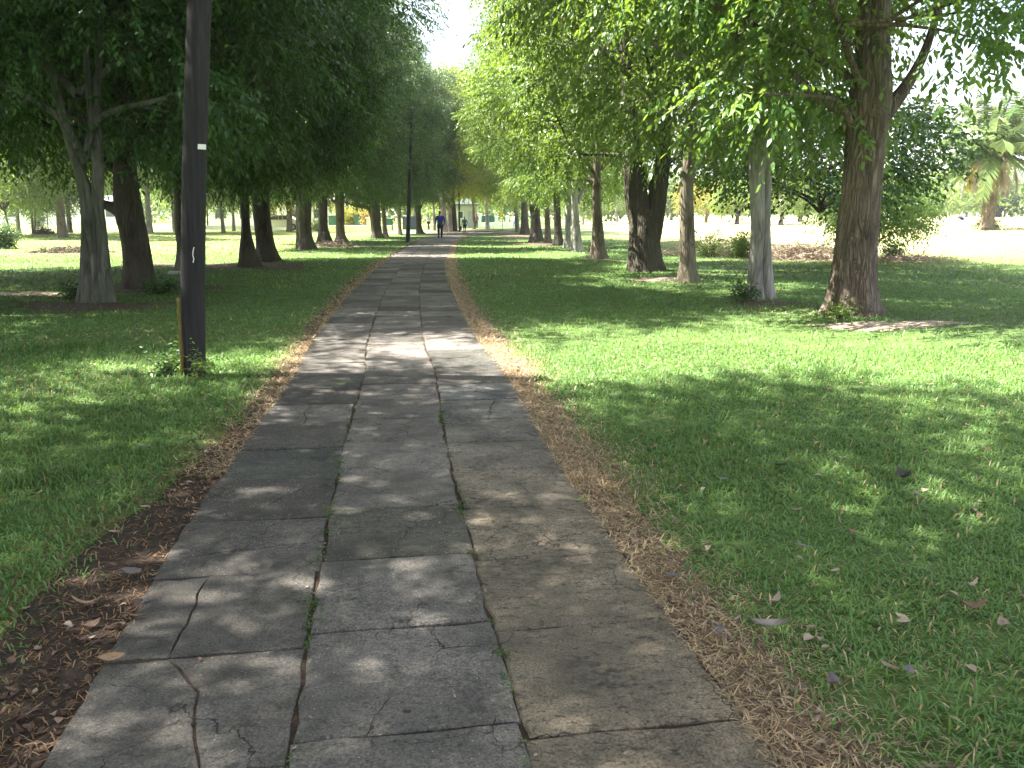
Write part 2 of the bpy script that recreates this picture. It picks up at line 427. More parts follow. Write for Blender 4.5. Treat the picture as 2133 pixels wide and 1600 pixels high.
M['skin'] = plain('skin', (0.10, 0.055, 0.035), 0.6)
M['hair'] = plain('hair', (0.012, 0.01, 0.01), 0.8)
M['blue_cloth'] = plain('blue_cloth', (0.018, 0.03, 0.16), 0.85, 0.2, 14)
M['navy_cloth'] = plain('navy_cloth', (0.012, 0.014, 0.03), 0.85, 0.2, 14)
M['grey_cloth'] = plain('grey_cloth', (0.06, 0.075, 0.13), 0.85, 0.2, 14)
M['white_cloth'] = plain('white_cloth', (0.72, 0.72, 0.72), 0.85, 0.08, 14)
M['pale_cloth'] = plain('pale_cloth', (0.28, 0.36, 0.52), 0.85, 0.12, 14)
M['maroon_cloth'] = plain('maroon_cloth', (0.16, 0.05, 0.07), 0.85, 0.15, 14)
M['bag'] = plain('bag', (0.03, 0.05, 0.04), 0.8)
M['sole'] = plain('sole', (0.03, 0.025, 0.025), 0.8)
M['stone'] = plain('stone', (0.45, 0.43, 0.40), 0.9, 0.25)
M['twig'] = plain('twig', (0.09, 0.065, 0.05), 0.9, 0.3, 20)
M['brush'] = plain('brush', (0.10, 0.075, 0.06), 0.95, 0.4, 5)

def litter_mat(name, a, b, c):
    m = NT(name); col = m.ramp(m.attr('tint'), [(0, a), (0.5, b), (1, c)])
    n = m.noise(m.coord(), 40, 4)
    col = m.mix(0.5, col, m.ramp(n, [(0.3, (0.6, 0.58, 0.55)), (0.7, (1.2, 1.2, 1.2))]), 'MULTIPLY')
    return m.col(col, 0.8)
M['litter'] = litter_mat('litter', (0.05, 0.025, 0.018), (0.16, 0.10, 0.07), (0.33, 0.26, 0.20))
M['straw'] = litter_mat('straw', (0.22, 0.15, 0.11), (0.42, 0.32, 0.24), (0.62, 0.52, 0.42))

def dead_leaf(name, c):
    m = NT(name); v = m.coord(); n = m.noise(v, 60, 5, 0.7)
    return m.col(m.ramp(n, [(0.3, tuple(x * 0.6 for x in c)), (0.65, c)]), 0.7)
M['dl_grey'] = dead_leaf('dl_grey', (0.165, 0.145, 0.145))
M['dl_tan'] = dead_leaf('dl_tan', (0.27, 0.18, 0.115))
M['dl_brown'] = dead_leaf('dl_brown', (0.20, 0.13, 0.09))
M['dl_dark'] = dead_leaf('dl_dark', (0.055, 0.045, 0.045))
M['dl_green'] = dead_leaf('dl_green', (0.24, 0.36, 0.06))

# ------------------------------------------------------------------ the path line
PC = np.array([(-2, 0.33), (0, 0.05), (2.2, -0.29), (3.4, -0.475), (5.3, -0.745), (8.2, -1.08), (10, -1.36), (14, -1.83), (18, -2.25),
               (25, -2.87), (34, -3.50), (44, -4.08), (54, -4.5), (62, -4.45), (72, -3.6), (82, -1.9), (95, 1.2), (112, 6.0)])
PW = 1.0
_yy = np.linspace(-2, 112, 1500)
_cur = catmull(np.stack([PC[:, 1], PC[:, 0]], 1), 3000)
def path_x(y):
    return np.interp(y, _cur[:, 1], _cur[:, 0])
def path_off(x, y):
    """signed sideways distance from the path's middle line (approx. perpendicular)"""
    s = (path_x(np.asarray(y) + 0.2) - path_x(np.asarray(y) - 0.2)) / 0.4
    return (x - path_x(y)) / np.sqrt(1 + s * s)

# ------------------------------------------------------------------ the ground
def ground():
    gx = np.concatenate([[-1500, -700, -350, -200], np.arange(-130, -24, 4), np.arange(-24, 24, 0.5), np.arange(24, 130, 4), [200, 350, 700, 1500]])
    gy = np.concatenate([[-300, -80, -20, -6], np.arange(-3, 34, 0.5), np.arange(34, 170, 3), [200, 300, 600, 1800]])
    X, Y = np.meshgrid(gx, gy); Z = H(X, Y)
    V = np.stack([X, Y, Z], -1).reshape(-1, 3)
    nx, ny = len(gx), len(gy)
    i = np.arange(ny - 1)[:, None] * nx + np.arange(nx - 1)[None]
    Q = np.stack([i, i + 1, i + nx + 1, i + nx], -1).reshape(-1, 4)
    o = mobj('ground', np_mesh('ground', V, [Q], M['lawn'], True)); o['kind'] = 'structure'
ground()

# centreline stations for strips and slabs, by arc length
def stations(step, y0, y1):
    d = np.concatenate([[0], np.cumsum(np.linalg.norm(np.diff(_cur, axis=0), axis=1))])
    s0 = np.interp(y0, _cur[:, 1], d); s1 = np.interp(y1, _cur[:, 1], d)
    s = np.arange(s0, s1, step)
    P = np.stack([np.interp(s, d, _cur[:, 0]), np.interp(s, d, _cur[:, 1])], 1)
    Q = np.stack([np.interp(s + 0.3, d, _cur[:, 0]), np.interp(s + 0.3, d, _cur[:, 1])], 1)
    T = Q - P; T /= np.linalg.norm(T, axis=1)[:, None] + 1e-9
    N = np.stack([T[:, 1], -T[:, 0]], 1)      # to the right
    return P, T, N

def strip(name, mat, fa, fb, z, y0, y1, step, kind='structure'):
    P, T, N = stations(step, y0, y1)
    y = P[:, 1]
    ncol = 5
    a = fa(y); b = fb(y)
    V = []
    for k in range(ncol):
        w = a + (b - a) * k / (ncol - 1)
        q = P + N * w[:, None]
        V.append(np.stack([q[:, 0], q[:, 1], H(q[:, 0], q[:, 1]) + z], 1))
    V = np.stack(V, 1).reshape(-1, 3)
    i = np.arange(len(P) - 1)[:, None] * ncol + np.arange(ncol - 1)[None]
    Q = np.stack([i, i + 1, i + ncol + 1, i + ncol], -1).reshape(-1, 4)
    o = mobj(name, np_mesh(name, V, [Q], mat, True)); o['kind'] = kind
    return o
strip('path_bed', M['bed'], lambda y: -1.0 + 0 * y, lambda y: 1.0 + 0 * y, 0.014, -1.5, 110, 0.5)
strip('verge', M['soil_straw'], lambda y: 0.99 + 0 * y, lambda y: 1.29 + 0.10 * nse(y * 2.2, y * 0, 3) + 0.05 * nse(y * 9, y * 0, 4), 0.008, -1.5, 75, 0.06)
def wl_(y):
    return 1.22 + 0.22 * sst((7 - y) / 5) + 0.10 * nse(y * 2.0, y * 0, 13) + 0.05 * nse(y * 9, y * 0, 14)
strip('verge', M['soil_red'], lambda y: -wl_(y), lambda y: -0.99 + 0 * y, 0.008, -1.5, 75, 0.06)

# ------------------------------------------------------------------ paving slabs: one walkway surface
def paving():
    SL = 0.665
    P, T, N = stations(SL, 0.2, 110)
    V = []; polys = {}; col = {}; stain = {}; speck = {}
    n0 = 0
    rr = np.random.default_rng(5)
    def slab_poly(pts, z, tilt, c, st, sp, bev=0.007):
        nonlocal n0
        pts = np.array(pts); k = len(pts); ctr = pts.mean(0)
        d = ctr - pts; d /= np.linalg.norm(d, axis=1)[:, None] + 1e-9
        inn = pts + d * bev * 1.4
        def zz(q): return z + (q - ctr) @ tilt + H(q[:, 0], q[:, 1])
        rows = [np.c_[inn, zz(inn)], np.c_[pts, zz(pts) - bev], np.c_[pts, zz(pts) - 0.07]]
        V.append(np.concatenate(rows))
        def addp(p):
            polys.setdefault(len(p), []).append(p); col.setdefault(len(p), []).append(c)
            stain.setdefault(len(p), []).append(st); speck.setdefault(len(p), []).append(sp)
        addp([n0 + i for i in range(k)])
        for r in range(2):
            for i in range(k):
                j = (i + 1) % k
                addp([n0 + r * k + i, n0 + (r + 1) * k + i, n0 + (r + 1) * k + j, n0 + r * k + j])
        n0 += 3 * k
    edges = [(-1.0, -0.339), (-0.327, 0.327), (0.339, 1.0)]
    for i in range(len(P) - 1):
        for cidx, (e0, e1) in enumerate(edges):
            jit = [0.0, 0.10, 0.02][cidx]
            gap = 0.013 if rr.random() < 0.75 else 0.007
            y = P[i, 1]
            A, B = P[i] + T[i] * jit, P[i + 1] + T[i + 1] * jit
            edge_j = rr.uniform(-0.012, 0.012, 4)
            if y < 9: e1_, e0_ = e1, e0
            else: e1_, e0_ = e1, e0
            p00 = A + N[i] * (e0_ + edge_j[0]) + T[i] * gap / 2; p10 = A + N[i] * (e1_ + edge_j[1]) + T[i] * gap / 2
            p11 = B + N[i + 1] * (e1_ + edge_j[2]) - T[i] * gap / 2; p01 = B + N[i + 1] * (e0_ + edge_j[3]) - T[i] * gap / 2
            far = y > 18
            g = rr.uniform(0.125, 0.20)
            c = np.array([g * 1.09, g * 0.985, g * 0.87])
            sp = rr.uniform(0.1, 1.0); st = rr.uniform(0.2, 0.8)
            if cidx == 2 and y < 7.2:
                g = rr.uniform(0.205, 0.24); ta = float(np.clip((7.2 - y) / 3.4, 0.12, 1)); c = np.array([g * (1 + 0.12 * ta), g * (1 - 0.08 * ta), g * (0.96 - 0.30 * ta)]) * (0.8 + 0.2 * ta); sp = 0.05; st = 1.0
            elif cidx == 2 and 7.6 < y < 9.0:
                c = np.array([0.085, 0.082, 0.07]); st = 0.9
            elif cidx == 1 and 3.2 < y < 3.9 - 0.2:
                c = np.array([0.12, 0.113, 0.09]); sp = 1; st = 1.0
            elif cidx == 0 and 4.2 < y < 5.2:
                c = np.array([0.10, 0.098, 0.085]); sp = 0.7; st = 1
            elif cidx == 1 and y < 3: sp = 1.0; c = np.array([0.19, 0.173, 0.155]); st = 0.7
            elif rr.random() < 0.27: c *= 0.62
            elif rr.random() < 0.2: c *= 1.2
            c = c * 1.12
            if y > 10: c = c * 0.95 + 0.0
            z = 0.026 + rr.uniform(-0.006, 0.006); tilt = rr.uniform(-0.008, 0.008, 2)
            if far:
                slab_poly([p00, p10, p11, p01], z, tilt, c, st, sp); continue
            # rough-edged outline
            def edge(a, b, n=7):
                t = np.linspace(0, 1, n)[:-1, None]; q = a * (1 - t) + b * t
                q[1:] += rr.normal(0, 0.005, (n - 2, 2)); return q
            out = np.concatenate([edge(p00, p10), edge(p10, p11), edge(p11, p01), edge(p01, p00)])
            if rr.random() < 0.36 or (cidx == 0 and y < 3.6):
                # a break right across the slab
                m_ = len(out); i0 = int(rr.integers(1, 6)) if rr.random() < 0.7 else int(rr.integers(7, 12))
                i1 = (i0 + 12 + int(rr.integers(-2, 3))) % m_
                if i0 > i1: i0, i1 = i1, i0
                a, b = out[i0], out[i1]
                t = np.linspace(0, 1, 9)[1:-1, None]; cr = a * (1 - t) + b * t
                nn = np.array([-(b - a)[1], (b - a)[0]]); nn /= np.linalg.norm(nn) + 1e-9
                cr = cr + nn * np.cumsum(rr.normal(0, 0.012, (7, 1)), 0) * np.sin(np.pi * t)
                w = rr.uniform(0.0015, 0.004) * (1.3 if y < 3.6 and cidx == 0 else 1)
                pa = np.concatenate([out[i0:i1 + 1], (cr + nn * 0)[::-1]])
                pb = np.concatenate([out[i1:], out[:i0 + 1], cr])
                ca, cb = pa.mean(0), pb.mean(0)
                sgn = np.sign((ca - cb) @ nn)
                kA = len(out[i0:i1 + 1]); pa[kA:] += nn * sgn * w; pb[-7:] -= nn * sgn * w
                slab_poly(pa, z, tilt, c, st, sp, 0.003)
                slab_poly(pb, z + rr.uniform(-0.003, 0.002), tilt + rr.uniform(-0.004, 0.004, 2), c, st, sp, 0.003)
            else:
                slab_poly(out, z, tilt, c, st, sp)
    ks = sorted(polys)
    me = np_mesh('path', np.concatenate(V), [np.array(polys[k]) for k in ks], M['slab'], False,
                 {'col': np.concatenate([np.array(col[k]) for k in ks]), 'stain': np.concatenate([np.array(stain[k]) for k in ks]),
                  'speck': np.concatenate([np.array(speck[k]) for k in ks])})
    o = mobj('path', me); o['kind'] = 'structure'
paving()

PATCHES = []
def soil_patch(px, py, rx, ry, mat, seed, z=0.010, mound=0.0):
    c = at(px, py); PATCHES.append((c.x, c.y, rx, ry))
    n = 40; th = np.arange(n) / n * 2 * np.pi
    r = 1 + 0.16 * np.sin(3 * th + seed) + 0.10 * np.sin(7 * th + 2 * seed) + 0.06 * np.sin(13 * th + 5 * seed)
    V = [(c.x, c.y, c.z + z + mound)]
    for f in (0.4, 0.75, 1.0):
        x = c.x + rx * f * r * np.cos(th); y = c.y + ry * f * r * np.sin(th)
        V += list(np.stack([x, y, H(x, y) + z * (1 if f < 1 else 0.3) + mound * (1 - f ** 2)], 1))
    tr = [(0, 1 + k, 1 + (k + 1) % n) for k in range(n)]
    q = [(1 + j * n + k, 1 + (j + 1) * n + k, 1 + (j + 1) * n + (k + 1) % n, 1 + j * n + (k + 1) % n) for j in range(2) for k in range(n)]
    o = mobj('soil', np_mesh('soil', V, [np.array(tr), np.array(q)], mat, True)); o['kind'] = 'structure'
    return c
soil_patch(1850, 678, 1.0, 0.42, M['soil_pale'], 1.0)
soil_patch(1600, 632, 0.6, 0.35, M['soil'], 2.0)
soil_patch(1375, 582, 0.75, 0.55, M['soil_pale'], 3.0)
soil_patch(1248, 543, 0.7, 0.5, M['soil'], 4.0)
soil_patch(1660, 541, 1.8, 0.6, M['soil_pale'], 5.0)
soil_patch(1470, 535, 1.4, 0.8, M['soil_pale'], 6.0)
soil_patch(215, 640, 1.7, 0.8, M['soil'], 7.0)
soil_patch(60, 612, 1.4, 0.5, M['soil_pale'], 7.7)
soil_patch(310, 603, 1.6, 0.8, M['soil'], 8.0)
soil_patch(440, 553, 2.6, 1.2, M['soil'], 9.0)
soil_patch(545, 556, 1.6, 1.1, M['soil'], 10.0)
soil_patch(110, 530, 2.6, 1.4, M['soil'], 11.0)
soil_patch(1120, 508, 2.0, 2.5, M['soil'], 12.0)
soil_patch(1092, 492, 2.2, 3.0, M['soil'], 13.0)
soil_patch(690, 512, 2.4, 2.2, M['soil'], 14.0)
soil_patch(985, 482, 7.0, 9.0, M['soil_pale'], 15.0)
soil_patch(880, 484, 4.0, 6.0, M['soil_pale'], 16.0)

# ------------------------------------------------------------------ trees
def leaf_cloud(pos, dirn, nleaf, L, Wd, r, droop=0.35, splen=(0.45, 0.75)):
    """pinnate sprays: pos,dirn (m,3) -> hexagonal leaflets"""
    m = len(pos)
    dirn = dirn / (np.linalg.norm(dirn, axis=1)[:, None] + 1e-9)
    up = np.array([0, 0, 1.0])
    side = np.cross(dirn, up); side /= np.linalg.norm(side, axis=1)[:, None] + 1e-6
    # roll each spray a little
    nrm = np.cross(side, dirn); ro = r.normal(0, 0.45, m)[:, None]
    side = side * np.cos(ro) + nrm * np.sin(ro)
    sl = r.uniform(*splen, m)
    t = np.linspace(0.12, 1.0, nleaf)
    sg = np.where(np.arange(nleaf) % 2 == 0, 1.0, -1.0)
    base = pos[:, None] + dirn[:, None] * (sl[:, None] * t[None])[..., None]
    base[..., 2] -= droop * (sl[:, None] * t[None] ** 2) * 0.6
    ax = side[:, None] * sg[None, :, None] * (0.9 - 0.5 * (t == 1.0))[None, :, None] + dirn[:, None] * 0.55 + np.array([0, 0, -droop * 1.7])
    ax = ax + r.normal(0, 0.22, ax.shape)
    ax /= np.linalg.norm(ax, axis=-1)[..., None]
    nm = np.cross(ax, np.cross(np.array([0, 0, 1.0]) + r.normal(0, 0.8, ax.shape), ax))
    nm /= np.linalg.norm(nm, axis=-1)[..., None] + 1e-6
    sd = np.cross(nm, ax)
    l = L * r.uniform(0.75, 1.2, ax.shape[:2])[..., None]; w = Wd * r.uniform(0.8, 1.2, ax.shape[:2])[..., None]
    K = [(0, 0, 0), (0.28, 0.42, 0.02), (0.66, 0.40, 0.0), (1, 0, -0.10), (0.66, -0.40, 0.0), (0.28, -0.42, 0.02)]
    V = np.stack([base + ax * l * a + sd * w * b + nm * l * c for a, b, c in K], 2)
    n = m * nleaf
    tint = np.clip(r.normal(0.45, 0.2, (m, 1)) + r.normal(0, 0.12, (m, nleaf)), 0, 1).ravel()
    return V.reshape(-1, 3), np.arange(n * 6, dtype=np.int32).reshape(n, 6), tint

def crown_variant(seed, R, zc, rz, zlow, nclump, nspray, nleaf, L, Wd, clump_r=0.95, inner=0.5, keep=None, mat='leaf', ylim=None, top=0.35):
    r = np.random.default_rng(seed)
    C = []
    while len(C) < nclump:
        d = r.normal(0, 1, 3); d /= np.linalg.norm(d)
        f = (inner + (1 - inner) * r.random() ** 0.6)
        lump = 1 + 0.16 * math.sin(3 * math.atan2(d[1], d[0]) + seed) + 0.10 * math.sin(5 * math.atan2(d[1], d[0]) + 2.1 * seed + 3 * d[2])
        c = np.array([d[0] * R * f * lump, d[1] * R * f * lump, zc + d[2] * rz * f])
        if c[2] < zlow + 0.3:
            if c[2] < zlow - 1.5: continue
            c[2] = zlow + r.uniform(0.2, 0.9)
        hr = math.hypot(c[0], c[1])
        if c[2] < zc - 0.3 * rz and hr < 0.35 * R: continue        # open round the trunk
        if keep and not keep(c): continue
        if C and min(np.linalg.norm(np.array(C) - c, axis=1)) < clump_r * 0.55: continue
        C.append(c)
    C = np.array(C)
    pos = []; dirn = []
    for c in C:
        rad = clump_r * r.uniform(0.7, 1.25); k = int(nspray * (rad / clump_r) ** 1.6)
        q = r.normal(0, 1, (k, 3)); q /= np.linalg.norm(q, axis=1)[:, None]; q *= (r.random(k) ** 0.45)[:, None]
        p = c + q * np.array([rad, rad, rad * 0.46])
        if keep is not None:
            ok = np.array([keep(z) for z in p]); p = p[ok]; q = q[ok]
        out = p - np.array([0, 0, zc - 1.0]); out[:, 2] *= 0.4; out /= np.linalg.norm(out, axis=1)[:, None] + 1e-6
        d = out * 0.6 + q * 0.7 + r.normal(0, 0.35, p.shape); d[:, 2] -= 0.15
        pos.append(p); dirn.append(d)
    pos = np.concatenate(pos); dirn = np.concatenate(dirn)
    V, F, t = leaf_cloud(pos, dirn, nleaf, L, Wd, r, 0.4, (3.6 * L, 6.0 * L))
    me = np_mesh('crown', V, [F], M[mat], False, {'tint': t})
    # limbs
    far = []
    order = np.argsort(-np.linalg.norm((C - [0, 0, zc]) / [R, R, rz], axis=1))
    for i in order:
        if len(far) >= 11: break
        if all(np.linalg.norm(C[i] - C[j]) > 0.55 * R for j in far): far.append(i)
    LV = []; LQ = []; n0 = 0; lines = []
    s = R / 5.0
    def addtube(P, Rr, n):
        nonlocal n0
        v, q = tube_np(P, Rr, n); LV.append(v); LQ.append(q + n0); n0 += len(v)
    for i in far:
        c = C[i]; h0 = np.clip(c[2] - 0.55 * math.hypot(c[0], c[1]) * r.uniform(0.6, 1.2), 2.3 * (zlow / 2.4), zc + 0.5 * rz)
        P = catmull([(0, 0, h0 - 0.25 * s), (c[0] * 0.2, c[1] * 0.2, h0 + 0.5 * s), (c[0] * 0.6 + r.normal(0, .25), c[1] * 0.6 + r.normal(0, .25), h0 * 0.45 + c[2] * 0.55 + 0.3 * s), c], 14)
        addtube(P, np.linspace(0.09 * s, 0.016 * s, 14), 7); lines.append(P)
    LP = np.concatenate([p[4:] for p in lines]); LR = np.concatenate([np.linspace(0.09 * s, 0.016 * s, 14)[4:] for p in lines])
    for i in range(len(C)):
        if i in far: continue
        d = np.linalg.norm(LP - C[i], axis=1); j = int(np.argmin(d + 0.3 * r.random(len(d))))
        a = LP[j]; m_ = (a + C[i]) / 2 + r.normal(0, 0.15 * s, 3)
        P = catmull([a, m_, C[i]], 6); addtube(P, np.linspace(min(0.05 * s, LR[j]), 0.008 * s, 6), 5)
    return dict(mesh=me, LV=np.concatenate(LV), LQ=np.concatenate(LQ), zc=zc, R=R)

def stem(pts, n, step, flare, seed, rough=0.03, ridges=0.0, lobes=6, fl_h=0.28):
    """pts: (x,y,z,r). Returns V,Q of a fluted tapering trunk with spreading roots"""
    r = np.random.default_rng(seed)
    pts = np.array(pts, float)
    ln = np.linalg.norm(np.diff(pts[:, :3], axis=0), axis=1).sum()
    m = max(8, int(ln / step)); P = catmull(pts, m)
    z = P[:, 2] - pts[0, 2]
    th = np.arange(n) / n * 2 * np.pi
    ph = r.uniform(0, 6.28, 12)
    TH, ZZ = np.meshgrid(th, z)
    mod = np.ones_like(TH)
    for k in range(2, 7):
        mod += rough * np.sin(k * TH + ph[k] + 0.8 * np.sin(ZZ * (0.5 + 0.25 * k) + ph[k - 2])) / (k * 0.5)
        mod += rough * 0.6 * np.sin(ZZ * (1.1 + 0.7 * k) + ph[k] + 2 * np.sin(TH + ph[k - 1])) / k
    lob = 0.55 + 0.45 * np.sin(lobes * TH + ph[8] + 0.5 * np.sin(2 * TH + ph[9]))
    mod += flare * np.exp(-np.clip(ZZ - 0.0, 0, None) / fl_h) * lob
    mod += flare * 0.15 * np.exp(-np.clip(ZZ, 0, None) / (fl_h * 4))
    if ridges > 0:
        for k in (17, 23, 31):
            w = np.sin(k * TH + ph[k % 12] + 2.2 * np.sin(ZZ * 2.3 + ph[(k + 3) % 12] + 2 * np.sin(TH * 2)) + 1.2 * np.sin(ZZ * 7 + TH * 3))
            mod += ridges * (1 - np.abs(w)) * 0.5
        mod += ridges * 0.35 * r.normal(0, 1, mod.shape)
    T = np.gradient(P[:, :3], axis=0); T /= np.linalg.norm(T, axis=1)[:, None]
    A = np.cross(np.array([[0, 1.0, 0]]), T); A /= np.linalg.norm(A, axis=1)[:, None]
    B = np.cross(T, A)
    V = P[:, None, :3] + (P[:, 3][:, None] * mod)[..., None] * (np.cos(th)[None, :, None] * A[:, None] + np.sin(th)[None, :, None] * B[:, None])
    i = np.arange(m - 1)[:, None] * n; k = np.arange(n)[None]
    Q = np.stack([i + k, i + (k + 1) % n, i + n + (k + 1) % n, i + n + k], -1).reshape(-1, 4)
    return V.reshape(-1, 3), Q

def rotz(V, a):
    c, s = math.cos(a), math.sin(a)
    return np.stack([V[:, 0] * c - V[:, 1] * s, V[:, 0] * s + V[:, 1] * c, V[:, 2]], 1)

def tree(name, label, cat, base, var, stems, bark, group=None, sxy=1.0, sz=1.0, rot=0.0, off=(0, 0, 0), n=20, step=0.2,
         flare=0.5, seed=1, rough=0.03, ridges=0.0, limbs=True, lobes=6, fl_h=0.28, crown_mat=None):
    root = empty(name, base, label, cat, group)
    VV = []; QQ = []; n0 = 0
    for k, st in enumerate(stems):
        v, q = stem(st, n, step, flare if st[0][2] < 0.1 else 0.0, seed + k * 7, rough, ridges, lobes, fl_h)
        VV.append(v); QQ.append(q + n0); n0 += len(v)
    if var is not None and limbs:
        v = rotz(var['LV'] * [sxy, sxy, sz], rot) + np.array(off); VV.append(v); QQ.append(var['LQ'] + n0)
    t = mobj('trunk', np_mesh('trunk', np.concatenate(VV), [np.concatenate(QQ)], M[bark], True), root)
    if var is not None:
        me = var['mesh']
        c = mobj('crown', me, root); c.scale = (sxy, sxy, sz); c.rotation_euler = (0, 0, rot); c.location = off
    return root

V_A = crown_variant(21, 5.0, 8.4, 6.4, 2.5, 114, 56, 11, 0.120, 0.052, 0.88, mat='leaf_sunlit')
V_B = crown_variant(22, 4.7, 8.0, 6.2, 2.4, 104, 56, 11, 0.120, 0.052, 0.86, mat='leaf_sunlit')
V_C = crown_variant(23, 5.2, 8.8, 6.6, 2.6, 116, 56, 11, 0.120, 0.052, 0.88, mat='leaf_sunlit')
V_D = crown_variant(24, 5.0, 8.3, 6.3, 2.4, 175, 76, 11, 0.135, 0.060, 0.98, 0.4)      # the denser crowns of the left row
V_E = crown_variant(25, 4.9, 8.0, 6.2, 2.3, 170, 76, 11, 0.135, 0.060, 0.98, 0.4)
V_U = crown_variant(27, 5.4, 8.6, 4.6, 3.6, 150, 20, 11, 0.130, 0.058, 1.05, 0.25)     # the same, thinner
V_T = crown_variant(26, 5.4, 8.6, 4.6, 3.6, 190, 58, 11, 0.130, 0.058, 1.05, 0.25)     # broad even crowns overhead
V_S = crown_variant(31, 3.0, 2.9, 1.7, 1.3, 70, 22, 9, 0.16, 0.075, 0.75, 0.45, mat='leaf_pale')          # small park tree
V_Y = crown_variant(32, 3.0, 2.9, 1.8, 1.2, 70, 22, 9, 0.16, 0.075, 0.75, 0.45, mat='leaf_yellow')
V_G = crown_variant(33, 3.2, 3.2, 1.9, 1.3, 75, 24, 9, 0.16, 0.075, 0.75, 0.45, mat='leaf')
V_Q = crown_variant(35, 4.2, 7.0, 4.6, 2.6, 90, 30, 9, 0.20, 0.09, 1.1, 0.45, mat='leaf_lime')
V_P = crown_variant(34, 4.2, 7.0, 4.6, 2.6, 90, 30, 9, 0.20, 0.09, 1.1, 0.45, mat='leaf_pale')            # taller open tree beyond

def px_stem(base, pts, top=None):
    """pts: [(px, py, widthpx)] from the ground up -> local stem points in the plane through the base"""
    y = base.y; out = []
    for px, py, w in pts:
        z = zat(py, y) - base.z
        dep = y * math.cos(PITCH) - (z + base.z - EYE) * math.sin(PITCH)      # distance along the view axis
        out.append(((px - 1066.5) * dep / FPX - base.x, 0.0, z, w * dep / FPX / 2))
    out[0] = (out[0][0], 0.0, -0.12, out[0][3])
    if top: out += top(out[-1])
    return out

def go_up(dz, dx=0.0, rend=0.06, dy=0.0):
    return lambda q: [(q[0] + dx * 0.5, dy * 0.5, q[2] + dz * 0.5, q[3] * 0.65), (q[0] + dx, dy, q[2] + dz, rend)]

G_R = 'trees in the right hand row of the avenue'
G_L = 'trees in the left hand row of the avenue'
# --- right row, near to far
b = at(1775, 652)
def keepR1(c):
    # open in front of the trunk (towards the walkway's near end) and thin on the right
    d = np.array([-b.x, -b.y]); d /= np.linalg.norm(d)
    along = c[0] * d[0] + c[1] * d[1]; acr = c[0] * -d[1] + c[1] * d[0]
    if along > -0.2 and abs(acr) < 0.7 and c[2] < 4.6: return False
    if c[0] > 0.8 and c[2] < 3.6: return False
    if c[0] > 1.5 and c[2] < 4.3: return False
    if c[0] > 1.2 and (math.sin(c[0] * 1.9 + c[2] * 2.4 + c[1] * 0.7) > -0.5): return False
    return True
V_R1 = crown_variant(41, 3.7, 7.3, 5.6, 2.75, 120, 44, 11, 0.135, 0.060, 0.85, 0.4, keep=keepR1, mat='leaf_sunlit')
st1 = px_stem(b, [(1773, 652, 100), (1779, 560, 84), (1787, 470, 80), (1794, 400, 77), (1802, 300, 79), (1811, 215, 86), (1818, 120, 70), (1823, 0, 62)], go_up(5.5, 0.2))
st2 = px_stem(b, [(1800, 250, 50), (1735, 215, 30), (1695, 195, 20), (1650, 150, 10)])
st2[0] = px_stem(b, [(1775, 652, 10), (1800, 250, 50)])[1]
st3 = [px_stem(b, [(1775, 652, 10), (1830, 245, 44)])[1]] + px_stem(b, [(1775, 652, 9), (1880, 190, 26), (1925, 110, 18), (1960, 0, 11)])[1:]
tree('avenue_tree', 'thickest rough brown trunk with flared roots, nearest tree on the right of the path', 'tree', b, V_R1,
     [st1, st2, st3], 'bark_brown', G_R, n=96, step=0.045, flare=0.62, seed=3, rough=0.02, ridges=0.035, lobes=7, fl_h=0.22)
V_R2 = crown_variant(42, 3.7, 7.4, 5.4, 2.6, 105, 46, 11, 0.135, 0.060, 0.86, 0.45, keep=lambda c: c[0] < 1.5 + 0.1 * c[2], mat='leaf_sunlit')
b = at(1583, 622)
s1 = px_stem(b, [(1575, 622, 34), (1574, 560, 30), (1579, 470, 30), (1578, 380, 32), (1579, 310, 38), (1588, 240, 36), (1592, 150, 30)], go_up(4.5, 0.2))
s2 = px_stem(b, [(1600, 622, 28), (1597, 560, 22), (1597, 470, 16), (1600, 380, 14), (1601, 300, 16), (1600, 230, 14)])
tree('avenue_tree', 'slim pale grey split trunk just left of the thick rough brown tree', 'tree', b, V_R2, [s1, s2], 'bark_pale', G_R,
     sxy=1.0, sz=1.0, rot=0, off=(0, 0, 0), n=40, step=0.07, flare=0.55, seed=11, rough=0.05, lobes=5, fl_h=0.2)
b = at(1430, 588)
s1 = px_stem(b, [(1434, 588, 42), (1432, 540, 30), (1430, 470, 29), (1430, 400, 27), (1433, 340, 26)], go_up(6, 0.2))
tree('avenue_tree', 'slim brown furrowed trunk between the dark forked tree and the pale grey tree', 'tree', b, V_C, [s1], 'bark_mid', G_R,
     sxy=0.80, sz=0.95, rot=2.2, off=(0, 0, 0.1), n=32, step=0.09, flare=0.6, seed=12, rough=0.05, fl_h=0.2)
b = at(1345, 563)
s1 = px_stem(b, [(1346, 563, 72), (1342, 520, 68), (1340, 470, 62), (1328, 425, 50), (1320, 360, 44)], go_up(5, -0.5))
s2 = [s1[1]] + px_stem(b, [(1345, 563, 9), (1356, 480, 46), (1371, 400, 36), (1381, 330, 32)], go_up(6, 0.6))[1:]
s2[0] = (s2[0][0] + 0.05, 0, s2[0][2], s2[0][3] * 0.6)
tree('avenue_tree', 'massive dark trunk forking low into a V on the right lawn', 'tree', b, V_A, [s1, s2], 'bark_dark', G_R,
     sxy=1.0, sz=1.0, rot=0.4, off=(0, 0, 0), n=48, step=0.1, flare=0.38, seed=13, rough=0.045)
